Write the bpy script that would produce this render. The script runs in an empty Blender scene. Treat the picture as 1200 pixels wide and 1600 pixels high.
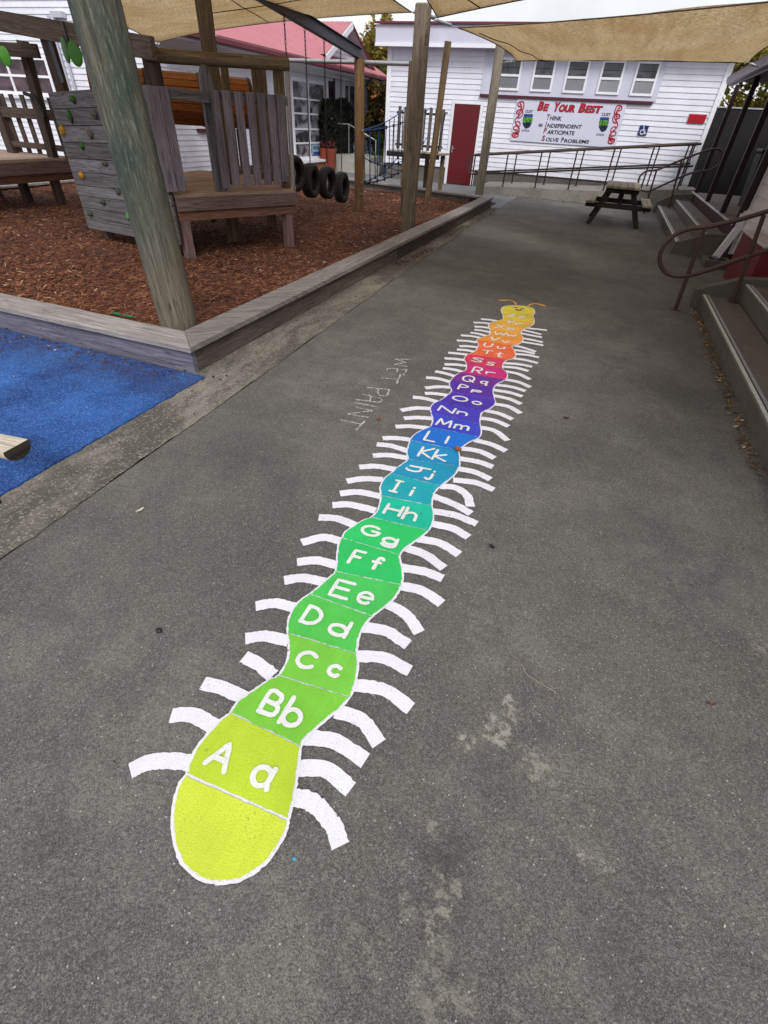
import bpy, math, random
from mathutils import Vector, Matrix
random.seed(7)
R = math.radians
SC = bpy.context.scene
COL = SC.collection

# ------------------------------------------------------------------ camera, world, sun, exposure
FPX = 740.0                       # focal length in pixels of the 1200x1600 photograph
CAMH = 1.6
AX = (Vector((0.93, 0.27, -0.25)), Vector((0.37, -0.58, 0.73)), Vector((0.05, -0.77, -0.64)))
def _axes():
    y = Vector((972 - 600, 211 - 800, FPX)).normalized()
    up = y.cross(Vector((1, .0625, 0))).normalized()
    if up.y > 0: up = -up
    x = y.cross(up).normalized()
    if x.x < 0: x = -x
    return x, y, up
AX = _axes()
cam_data = bpy.data.cameras.new('camera')
cam_data.sensor_fit = 'VERTICAL'; cam_data.sensor_height = 36; cam_data.sensor_width = 27
cam_data.lens = FPX / 1600 * 36
cam_data.clip_start = .05; cam_data.clip_end = 400
cam = bpy.data.objects.new('camera', cam_data); COL.objects.link(cam)
# camera axes in world: image right, image down, forward
ri = Vector((AX[0].x, AX[1].x, AX[2].x)); dn = Vector((AX[0].y, AX[1].y, AX[2].y)); fw = Vector((AX[0].z, AX[1].z, AX[2].z))
m3 = Matrix((ri, -dn, -fw)).transposed()
cam.matrix_world = Matrix.Translation((0, 0, CAMH)) @ m3.to_4x4()
SC.camera = cam

SUN_EL, SUN_AZ = 44, 152          # azimuth clockwise from +Y: behind the viewer, to the right
w = bpy.data.worlds.new('World'); SC.world = w; w.use_nodes = True
wn = w.node_tree; wn.nodes.clear()
sky = wn.nodes.new('ShaderNodeTexSky'); sky.sky_type = 'NISHITA'; sky.sun_disc = False
sky.sun_elevation = R(SUN_EL); sky.sun_rotation = R(SUN_AZ); sky.dust_density = 4; sky.air_density = 1; sky.ozone_density = 1
hs = wn.nodes.new('ShaderNodeHueSaturation'); hs.inputs['Saturation'].default_value = .30
bg = wn.nodes.new('ShaderNodeBackground'); bg.inputs['Strength'].default_value = .13
wo = wn.nodes.new('ShaderNodeOutputWorld')
cln = wn.nodes.new('ShaderNodeTexNoise'); cln.inputs['Scale'].default_value = 2.6; cln.inputs['Detail'].default_value = 7; cln.inputs['Roughness'].default_value = .6
ctc = wn.nodes.new('ShaderNodeTexCoord'); crm = wn.nodes.new('ShaderNodeValToRGB'); crm.color_ramp.elements[0].position = .3; crm.color_ramp.elements[0].color = (.35, .35, .35, 1); crm.color_ramp.elements[1].position = .62; crm.color_ramp.elements[1].color = (.95, .95, .95, 1)
cmx = wn.nodes.new('ShaderNodeMix'); cmx.data_type = 'RGBA'; cmx.inputs[7].default_value = (6.6, 6.7, 6.95, 1)      # overcast cloud over the sky
wn.links.new(ctc.outputs['Generated'], cln.inputs['Vector']); wn.links.new(cln.outputs[0], crm.inputs['Fac']); wn.links.new(crm.outputs[0], cmx.inputs[0])
wn.links.new(sky.outputs[0], hs.inputs['Color']); wn.links.new(hs.outputs[0], cmx.inputs[6]); wn.links.new(cmx.outputs[2], bg.inputs['Color']); wn.links.new(bg.outputs[0], wo.inputs[0])
sd = bpy.data.lights.new('sun', 'SUN'); sd.energy = 1.5; sd.angle = R(20); sd.color = (1, .97, .93)
sun = bpy.data.objects.new('sun', sd); COL.objects.link(sun)
az = R(SUN_AZ); el = R(SUN_EL)
to_sun = Vector((math.sin(az) * math.cos(el), math.cos(az) * math.cos(el), math.sin(el)))
sun.rotation_euler = to_sun.to_track_quat('Z', 'Y').to_euler()
SC.view_settings.view_transform = 'Standard'; SC.view_settings.look = 'None'
SC.view_settings.exposure = .34; SC.view_settings.gamma = 1
SC.render.engine = 'CYCLES'
SC.cycles.max_bounces = 8; SC.cycles.diffuse_bounces = 4; SC.cycles.transmission_bounces = 4

# ------------------------------------------------------------------ from a measured picture point to a place
def ray(px, py):
    v = Vector((px - 600, py - 800, FPX)); return Vector((AX[0].dot(v), AX[1].dot(v), AX[2].dot(v)))
def G(px, py, z=0.0):
    d = ray(px, py); t = (z - CAMH) / d.z; return Vector((d.x * t, d.y * t, z))
def VY(px, py, Y):
    d = ray(px, py); t = Y / d.y; return Vector((d.x * t, Y, d.z * t + CAMH))
def VX(px, py, X):
    d = ray(px, py); t = X / d.x; return Vector((X, d.y * t, d.z * t + CAMH))
def VP(px, py, a, b):             # on the upright plane through a and b
    d = ray(px, py); n = Vector((-(b[1] - a[1]), b[0] - a[0], 0)); t = (n.x * a[0] + n.y * a[1]) / (n.x * d.x + n.y * d.y)
    return Vector((d.x * t, d.y * t, d.z * t + CAMH))

# ------------------------------------------------------------------ materials
def s2l(c): return tuple(((v / 255 + .055) / 1.055) ** 2.4 if v > 10 else v / 255 / 12.92 for v in c)
class NT:
    def __init__(s, name):
        s.m = bpy.data.materials.new(name); s.m.use_nodes = True; s.t = s.m.node_tree; s.t.nodes.clear()
        s.out = s.t.nodes.new('ShaderNodeOutputMaterial'); s.b = s.t.nodes.new('ShaderNodeBsdfPrincipled')
        s.t.links.new(s.b.outputs[0], s.out.inputs[0])
        s.b.inputs['Specular IOR Level'].default_value = .3
    def n(s, ty, **kw):
        x = s.t.nodes.new('ShaderNode' + ty)
        for k, v in kw.items():
            if k.startswith('_'): setattr(x, k[1:], v)
            else: s.put(x.inputs[k.replace('__', ' ') if not k.startswith('i') or not k[1:].isdigit() else int(k[1:])], v)
        return x
    def put(s, sock, v):
        if hasattr(v, 'is_output') or isinstance(v, bpy.types.NodeSocket): s.t.links.new(v, sock)
        elif isinstance(v, (tuple, list)) and len(v) == 3 and sock.type == 'RGBA': sock.default_value = (*v, 1)
        else: sock.default_value = v
    def pos(s): return s.n('NewGeometry').outputs['Position']
    def uv(s): return s.n('UVMap').outputs[0]
    def mapv(s, v, sc, loc=(0, 0, 0)):
        x = s.n('Mapping', Vector=v); x.inputs['Scale'].default_value = sc; x.inputs['Location'].default_value = loc; return x.outputs[0]
    def noise(s, v, scale, detail=4, rough=.55, dist=0):
        return s.n('TexNoise', Vector=v, Scale=scale, Detail=detail, Roughness=rough, Distortion=dist).outputs[0]
    def voro(s, v, scale, out='Distance', feat='F1'):
        return s.n('TexVoronoi', _feature=feat, Vector=v, Scale=scale).outputs[out]
    def ramp(s, f, stops, interp='LINEAR'):
        x = s.n('ValToRGB', Fac=f); cr = x.color_ramp; cr.interpolation = interp
        while len(cr.elements) < len(stops): cr.elements.new(.5)
        for e, (p, c) in zip(cr.elements, stops):
            e.position = p; e.color = (*c, 1) if isinstance(c, (tuple, list)) else (c, c, c, 1)
        return x.outputs[0]
    def mix(s, f, a, b, mode='MIX'):
        x = s.n('Mix', _data_type='RGBA', _blend_type=mode); s.put(x.inputs[0], f); s.put(x.inputs[6], a); s.put(x.inputs[7], b); return x.outputs[2]
    def math(s, op, a, b=0.0, c=0.0):
        x = s.n('Math', _operation=op); s.put(x.inputs[0], a); s.put(x.inputs[1], b); s.put(x.inputs[2], c); return x.outputs[0]
    def tone(s): return s.n('Attribute', _attribute_name='tone').outputs['Fac']
    def bump(s, h, strength=.3, dist=.01):
        s.put(s.b.inputs['Normal'], s.n('Bump', Strength=strength, Distance=dist, Height=h).outputs[0])
    def col(s, c, rough=.8): s.put(s.b.inputs['Base Color'], c); s.put(s.b.inputs['Roughness'], rough); return s
MATS = {}
def mat(f):
    def g(*a, **k):
        key = (f.__name__, a, tuple(sorted(k.items())))
        if key not in MATS: MATS[key] = f(*a, **k)
        return MATS[key]
    return g

@mat
def wood(c1=(110, 108, 112), c2=(66, 63, 65), rough=.85, green=0, sc=1.0):
    c1 = [min(240, v * 1.36) for v in c1]; c2 = [v * 1.26 for v in c2]
    t = NT('weathered_timber'); uv = t.uv()
    g1 = t.noise(t.mapv(uv, (1.6 * sc, 34 * sc, 1)), 1, 5, .6, .6)
    g2 = t.noise(t.mapv(uv, (5 * sc, 160 * sc, 1)), 1, 3, .6)
    big = t.noise(t.mapv(uv, (1.1, 3.5, 1)), 1, 3)
    c = t.mix(t.ramp(g1, [(.3, 0), (.72, 1)]), s2l(c2), s2l(c1))
    c = t.mix(t.ramp(g2, [(.34, .7), (.52, 0)]), c, s2l([v * .55 for v in c2]))
    c = t.mix(t.ramp(big, [(.42, 0), (.68, .45)]), c, s2l([v * .72 for v in c1]))
    kn = t.voro(t.mapv(uv, (1.7, 9, 1)), 1)
    c = t.mix(t.ramp(kn, [(.04, .8), (.085, 0)]), c, s2l([v * .5 for v in c2]))
    cr = t.noise(t.mapv(uv, (.9, 22, 1), (3.1, 7.7, 0)), 1, 3, .55); cr = t.math('ABSOLUTE', t.math('SUBTRACT', cr, .5))
    c = t.mix(t.ramp(cr, [(.0, .75), (.012, 0)]), c, s2l([v * .32 for v in c2]))
    if green:
        p = t.pos(); gn = t.noise(t.mapv(p, (6, 6, 1.6)), 1, 5, .65)
        sepz = t.n('SeparateXYZ', Vector=p).outputs[2]
        hi = t.n('MapRange', Value=sepz, i1=.5, i2=1.35).outputs[0]
        f = t.math('MULTIPLY', t.ramp(gn, [(.32, .15), (.62, 1)]), hi)
        c = t.mix(t.math('MULTIPLY', f, green), c, s2l((52, 66, 60)))
        fl = t.noise(t.mapv(uv, (10, 60, 1)), 1, 4, .7)
        c = t.mix(t.math('MULTIPLY', t.ramp(fl, [(.52, 0), (.66, .6)]), hi), c, s2l((124, 130, 120)))
        dk = t.noise(t.mapv(uv, (3, 26, 1), (9, 2, 0)), 1, 4, .7); c = t.mix(t.math('MULTIPLY', t.ramp(dk, [(.5, 0), (.66, .7)]), hi), c, s2l((36, 46, 42)))
    c = t.mix(1, c, t.ramp(t.tone(), [(0, .62), (1, 1.0)]), 'MULTIPLY')
    t.col(c, rough); t.bump(t.math('ADD', g1, t.math('MULTIPLY', g2, .7)), .5, .004)
    return t.m

@mat
def paint(c, rough=.5, dirt=.12, spec=.3):
    t = NT('painted_surface'); p = t.pos()
    d = t.noise(p, 2.3, 5, .65); d2 = t.noise(p, 35, 3, .6)
    cc = t.mix(t.ramp(d, [(.4, 0), (.75, dirt * 2.2)]), s2l(c), s2l([v * .72 for v in c]))
    cc = t.mix(t.ramp(d2, [(.5, 0), (.75, dirt)]), cc, s2l([v * .6 for v in c]))
    cc = t.mix(1, cc, t.ramp(t.tone(), [(0, .9), (1, 1.0)]), 'MULTIPLY')
    t.col(cc, rough); t.b.inputs['Specular IOR Level'].default_value = spec
    t.bump(d2, .08, .003); return t.m

@mat
def metal(c, rough=.4, met=.9):
    t = NT('metal'); d = t.noise(t.pos(), 22, 4)
    t.col(t.mix(t.ramp(d, [(.45, 0), (.7, .35)]), s2l(c), s2l([v * .6 for v in c])), rough)
    t.b.inputs['Metallic'].default_value = met; return t.m

@mat
def glass(c=(38, 36, 40), rough=.08):
    t = NT('window_glass'); p = t.pos()
    d = t.noise(t.mapv(p, (1.6, 1.6, 2.5)), 1, 3, .5, .8)
    cc = t.mix(t.ramp(d, [(.4, 0), (.62, 1)]), s2l([v * .55 for v in c]), s2l([min(255, v * 1.5) for v in c]))
    t.col(cc, rough); t.b.inputs['Specular IOR Level'].default_value = .5; return t.m

@mat
def frosted(c=(122, 124, 132)):
    t = NT('frosted_glass'); p = t.pos()
    d = t.noise(p, 1.4, 2); d2 = t.noise(p, 60, 2)
    cc = t.mix(d, s2l([v * .8 for v in c]), s2l([min(255, v * 1.22) for v in c]))
    cc = t.mix(t.ramp(d2, [(.45, 0), (.7, .35)]), cc, s2l((170, 172, 178)))
    t.col(cc, .25); t.b.inputs['Specular IOR Level'].default_value = .5; return t.m

def grit(t, p):                   # height of the asphalt's stones, shared by everything painted on it
    v1 = t.voro(p, 170); v2 = t.voro(p, 420); nz = t.noise(p, 60, 3, .6)
    return t.math('ADD', t.math('ADD', t.math('MULTIPLY', v1, -1.0), t.math('MULTIPLY', v2, -.5)), t.math('MULTIPLY', nz, .6))

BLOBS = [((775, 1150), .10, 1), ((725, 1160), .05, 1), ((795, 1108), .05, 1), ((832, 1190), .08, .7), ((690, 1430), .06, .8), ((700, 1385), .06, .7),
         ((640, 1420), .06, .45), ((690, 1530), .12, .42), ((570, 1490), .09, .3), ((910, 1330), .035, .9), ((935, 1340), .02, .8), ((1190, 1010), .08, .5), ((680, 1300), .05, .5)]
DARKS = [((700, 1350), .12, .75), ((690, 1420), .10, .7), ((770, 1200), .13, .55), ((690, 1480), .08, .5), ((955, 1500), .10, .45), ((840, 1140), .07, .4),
         ((880, 702), .09, .5), ((930, 704), .09, .5), ((990, 707), .09, .55), ((1050, 709), .09, .5), ((1110, 712), .09, .45), ((1000, 652), .07, .5), ((1050, 655), .07, .5), ((1085, 642), .07, .45), ((960, 560), .14, .4), ((1060, 560), .14, .35), ((930, 430), .3, .35), ((360, 740), .12, .35), ((330, 690), .10, .4), ((440, 760), .16, .3), ((90, 960), .12, .35), ((60, 1320), .16, .3), ((400, 690), .35, .35), ((880, 700), .45, .5), ((1000, 820), .4, .4), ((1090, 900), .35, .45), ((1060, 620), .5, .4)]  # scuffs; the large soft right-hand ones put the building's shade into the asphalt
@mat
def asphalt():
    t = NT('asphalt'); p = t.pos()
    c = t.mix(t.ramp(t.noise(p, 1.1, 6, .62), [(.34, 0), (.66, 1)]), (.096, .091, .083), (.188, .179, .165))
    c = t.mix(t.ramp(t.noise(t.mapv(p, (1, .7, 1), (4, 9, 0)), 2.3, 6, .68, .9), [(.45, 0), (.66, .6)]), c, (.062, .060, .058))
    c = t.mix(t.ramp(t.noise(t.mapv(p, (1, 1, 1), (14, 3, 0)), .55, 4, .6, .6), [(.5, 0), (.68, .4)]), c, (.062, .058, .056))
    c = t.mix(t.ramp(t.noise(p, 7, 5, .7, .5), [(.35, .5), (.6, 0)]), c, (.075, .07, .068))
    st = t.noise(t.mapv(p, (.9, 5, 1)), 1, 5, .65, .8)
    c = t.mix(t.ramp(st, [(.50, 0), (.72, .5)]), c, (.07, .063, .062))
    # aggregate
    ag = t.voro(p, 240, 'Color'); agv = t.n('SeparateColor', Color=ag).outputs[0]
    c = t.mix(t.ramp(agv, [(.0, .5), (.28, .0)]), c, (.045, .043, .042))
    c = t.mix(t.ramp(agv, [(.66, 0), (1, .34)]), c, (.30, .29, .275))
    ag3 = t.n('SeparateColor', Color=t.voro(p, 430, 'Color')).outputs[2]
    c = t.mix(t.ramp(ag3, [(.0, .6), (.35, .0)]), c, (.03, .03, .03)); c = t.mix(t.ramp(ag3, [(.7, 0), (1, .3)]), c, (.34, .33, .31))
    ag4 = t.n('SeparateColor', Color=t.voro(p, 110, 'Color')).outputs[1]
    c = t.mix(t.ramp(ag4, [(.0, .24), (.25, .0)]), c, (.05, .047, .044)); c = t.mix(t.ramp(ag4, [(.78, 0), (1, .2)]), c, (.32, .305, .28))
    sp = t.voro(p, 85, 'Color'); spv = t.n('SeparateColor', Color=sp).outputs[1]
    spd = t.voro(p, 85)
    f = t.math('MULTIPLY', t.ramp(spv, [(.90, 0), (.93, 1)]), t.ramp(spd, [(.12, 1), (.24, 0)]))
    c = t.mix(t.math('MULTIPLY', f, .8), c, (.55, .53, .50))
    ns = t.n('TexNoise', Vector=p, Scale=14, Detail=5, Roughness=.7).outputs[1]
    ns2 = t.n('TexNoise', Vector=p, Scale=55, Detail=3, Roughness=.7).outputs[1]
    wob = t.n('VectorMath', _operation='MULTIPLY_ADD'); t.put(wob.inputs[0], ns); wob.inputs[1].default_value = (.22, .22, 0); t.put(wob.inputs[2], p)
    wob2 = t.n('VectorMath', _operation='MULTIPLY_ADD'); t.put(wob2.inputs[0], ns2); wob2.inputs[1].default_value = (.09, .09, 0); t.put(wob2.inputs[2], wob.outputs[0])
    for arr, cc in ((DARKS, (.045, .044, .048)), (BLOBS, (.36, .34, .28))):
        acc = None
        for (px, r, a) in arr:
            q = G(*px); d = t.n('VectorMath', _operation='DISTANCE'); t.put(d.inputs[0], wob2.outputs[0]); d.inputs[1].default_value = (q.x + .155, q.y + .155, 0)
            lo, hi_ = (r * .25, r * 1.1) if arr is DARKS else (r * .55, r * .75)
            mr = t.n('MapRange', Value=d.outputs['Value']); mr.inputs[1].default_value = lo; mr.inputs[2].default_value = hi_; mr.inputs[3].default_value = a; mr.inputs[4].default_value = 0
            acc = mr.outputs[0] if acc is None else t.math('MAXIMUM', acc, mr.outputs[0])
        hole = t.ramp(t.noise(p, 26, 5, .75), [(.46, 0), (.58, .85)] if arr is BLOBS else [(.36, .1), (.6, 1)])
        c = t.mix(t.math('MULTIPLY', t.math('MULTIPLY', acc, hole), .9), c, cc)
    t.col(c, .88); t.bump(grit(t, p), .55, .004); return t.m

@mat
def roadpaint(c, worn=.5, var=0.12):
    t = NT('ground_paint'); p = t.pos()
    cl = s2l(c)
    cc = t.mix(t.ramp(t.noise(p, 4.5, 4, .6), [(.35, 0), (.7, 1)]), tuple(v * (1 - var) for v in cl), tuple(min(.86, v * (1 + var)) for v in cl))
    rs_ = t.noise(t.mapv(p, (60, 7, 1)), 1, 3, .6); cc = t.mix(t.ramp(rs_, [(.45, 0), (.75, .22)]), cc, tuple(v * .7 for v in cl))
    cc = t.mix(t.ramp(t.noise(p, 210, 3, .6), [(.5, 0), (.75, .38)]), cc, tuple(v * .55 for v in cl))
    pit = t.noise(p, 120, 4, .8); area = t.noise(p, 5, 3, .6)
    f = t.ramp(t.math('ADD', pit, t.math('MULTIPLY', area, .35)), [(.80, 0), (.88, worn)])
    cc = t.mix(f, cc, (.09, .085, .08))
    sp = t.voro(p, 42, 'Color'); spv = t.n('SeparateColor', Color=sp).outputs[0]
    cc = t.mix(t.math('MULTIPLY', t.ramp(spv, [(.985, 0), (.99, 1)]), t.ramp(t.voro(p, 42), [(.15, .8), (.3, 0)])), cc, (.08, .10, .03))
    t.col(cc, .62); t.bump(grit(t, p), .38, .003); return t.m

@mat
def chalk():
    t = NT('chalk'); p = t.pos()
    f = t.ramp(t.noise(p, 95, 3, .7), [(.40, 0), (.56, 1)])
    t.col(t.mix(f, (.14, .135, .13), (.62, .6, .58)), .9); t.bump(grit(t, p), .5, .004); return t.m

@mat
def concrete(c=(128, 124, 118), stain=.5, agg=.3, th=.5):
    t = NT('concrete'); p = t.pos(); cl = s2l(c)
    cc = t.mix(t.noise(p, 3, 5, .65), tuple(v * .72 for v in cl), tuple(v * 1.2 for v in cl))
    cc = t.mix(t.ramp(t.noise(t.mapv(p, (2.2, .9, 2.2)), 1, 6, .72, .4), [(th, 0), (th + .14, stain)]), cc, tuple(v * .38 for v in cl))
    ag = t.n('SeparateColor', Color=t.voro(p, 110, 'Color')).outputs[0]
    cc = t.mix(t.ramp(ag, [(.0, agg), (.3, 0)]), cc, tuple(v * .4 for v in cl)); cc = t.mix(t.ramp(ag, [(.75, 0), (1, agg)]), cc, tuple(min(.7, v * 2) for v in cl))
    t.col(cc, .9); t.bump(t.math('ADD', t.voro(p, 110), t.noise(p, 30, 4)), .4, .004); return t.m

@mat
def rubber():
    t = NT('blue_rubber_surface'); p = t.pos()
    cc = t.mix(t.ramp(t.noise(p, 2.2, 5, .65), [(.35, 0), (.68, 1)]), s2l((24, 58, 120)), s2l((50, 102, 174)))
    ag = t.n('SeparateColor', Color=t.voro(p, 150, 'Color')).outputs[0]
    cc = t.mix(t.ramp(ag, [(0, .6), (.3, 0)]), cc, s2l((14, 30, 70))); cc = t.mix(t.ramp(ag, [(.8, 0), (1, .4)]), cc, s2l((130, 165, 215)))
    y = t.n('SeparateXYZ', Vector=p).outputs[1]
    dirt = t.math('MULTIPLY', t.n('MapRange', Value=y, i1=2.2, i2=2.78).outputs[0], t.ramp(t.noise(p, 16, 5, .7), [(.35, 0), (.62, 1)]))
    cc = t.mix(t.math('MULTIPLY', dirt, .8), cc, s2l((58, 48, 46)))
    t.col(cc, .85); t.bump(t.voro(p, 150), .5, .004); return t.m

@mat
def mulch():
    t = NT('bark_mulch_base'); p = t.pos()
    ag = t.voro(t.mapv(p, (30, 14, 20)), 1, 'Color'); a = t.n('SeparateColor', Color=ag).outputs[0]
    cc = t.ramp(a, [(0, (.03, .012, .008)), (.4, (.10, .034, .018)), (.75, (.17, .062, .03)), (1, (.30, .15, .085))])
    cc = t.mix(t.ramp(t.noise(p, 1.5, 4), [(.4, 0), (.65, .6)]), cc, (.05, .02, .012))
    t.col(cc, .95); t.bump(t.math('ADD', a, t.noise(p, 50, 4)), 1, .02); return t.m

@mat
def chip():
    t = NT('bark_chips'); tn = t.tone()
    cc = t.ramp(tn, [(0, (.045, .016, .01)), (.35, (.13, .042, .022)), (.7, (.22, .082, .04)), (.9, (.34, .165, .085)), (1, (.52, .36, .22))])
    t.col(cc, .9); return t.m

@mat
def leaf(c1, c2, c3=None, trans=.35):
    t = NT('leaves'); tn = t.tone()
    cc = t.ramp(tn, [(0, s2l(c1)), (.8, s2l(c2)), (1, s2l(c3 or c2))])
    t.col(cc, .7); tr = t.n('BsdfTranslucent', Color=cc)
    mx = t.n('MixShader', Fac=trans); t.put(mx.inputs[1], t.b.outputs[0]); t.put(mx.inputs[2], tr.outputs[0]); t.t.links.new(mx.outputs[0], t.out.inputs[0]); return t.m

@mat
def sailcloth():
    t = NT('shade_cloth'); uv = t.uv(); p = t.pos()
    wv = t.noise(t.mapv(uv, (14, 95, 1)), 1, 4, .65, .3); wv2 = t.noise(t.mapv(uv, (90, 12, 1)), 1, 2)
    big = t.noise(p, .8, 4, .6)
    cc = t.mix(t.ramp(wv, [(.36, 0), (.64, 1)]), s2l((194, 180, 156)), s2l((242, 232, 214)))
    fold_shade = t.noise(t.mapv(uv, (.5, 3.2, 1)), 1, 5, .6, 1.2); cc = t.mix(t.ramp(fold_shade, [(.4, 0), (.68, .25)]), cc, s2l((150, 124, 86)))  # shade of the folds put into the cloth colour as stretched noise
    cc = t.mix(t.ramp(wv2, [(.38, .55), (.58, 0)]), cc, s2l((156, 132, 98)))
    cc = t.mix(t.ramp(big, [(.4, 0), (.7, .35)]), cc, s2l((186, 162, 124)))
    t.col(cc, .8); tr = t.n('BsdfTranslucent', Color=t.mix(.0, cc, cc))
    t.bump(t.math('ADD', wv, t.math('MULTIPLY', t.noise(t.mapv(uv, (.7, 2.2, 1)), 1, 3, .5, 1.0), 6)), .5, .012)
    mx = t.n('MixShader', Fac=.86); t.put(mx.inputs[1], t.b.outputs[0]); t.put(mx.inputs[2], tr.outputs[0]); t.t.links.new(mx.outputs[0], t.out.inputs[0]); return t.m

@mat
def shieldmat():
    t = NT('crest_print'); p = t.pos()
    n = t.noise(p, 14, 3)
    t.col(t.ramp(n, [(.4, s2l((30, 90, 40))), (.5, s2l((110, 170, 50))), (.6, s2l((50, 120, 45)))]), .5); return t.m

@mat
def tyrerubber():
    t = NT('tyre_rubber'); p = t.pos()
    t.col(t.mix(t.noise(p, 14, 4), (.010, .010, .010), (.028, .026, .025)), .65); t.bump(t.noise(p, 60, 3), .2, .004); return t.m

@mat
def roofiron(c=(178, 112, 122)):
    t = NT('roof_iron'); p = t.pos(); cl = s2l(c)
    cc = t.mix(t.noise(p, 1.3, 5, .6), tuple(v * .82 for v in cl), tuple(min(.8, v * 1.12) for v in cl))
    cc = t.mix(t.ramp(t.noise(p, 9, 4, .7), [(.6, 0), (.72, .5)]), cc, s2l((205, 160, 165)))
    t.col(cc, .55); return t.m

WOOD = wood(); LILAC = wood((116, 110, 118), (82, 76, 84)); TAN = wood((158, 136, 124), (122, 102, 92)); BROWN = wood((118, 98, 94), (82, 66, 63))
DARKW = wood((78, 66, 60), (44, 37, 34)); OLIVE = wood((112, 98, 78), (66, 56, 44)); POLE = wood((100, 94, 80), (66, 60, 52), .85, 1)
CAPW = wood((136, 130, 128), (102, 98, 97)); SIDEW = wood((88, 80, 76), (58, 52, 50)); SIDEL = wood((106, 104, 116), (76, 74, 86))  # SIDEL: blue skylight on the near face put into the board colour
ORANGE = wood((146, 92, 50), (104, 60, 30), .4); DOORFRAME = paint((222, 222, 232)); WHITE = paint((230, 231, 242)); WHITE2 = paint((236, 236, 243), .4, .06)  # whites tinted faintly blue, skylight put into the colour
MAROON = paint((86, 36, 44), .45); DKMAROON = paint((44, 26, 30), .5); RAILM = paint((78, 58, 54), .38, .2); RAILDK = paint((46, 36, 35), .4)
REDDOOR = paint((98, 30, 36), .4); STEEL = metal((84, 84, 94), .45, .6); CHAIN = metal((70, 64, 62), .45, .9); GALV = metal((176, 176, 180), .4, .7)
BLACK = paint((22, 21, 22), .5); ROPE = paint((30, 36, 52), .8); BLUER = paint((28, 70, 120), .8)

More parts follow.
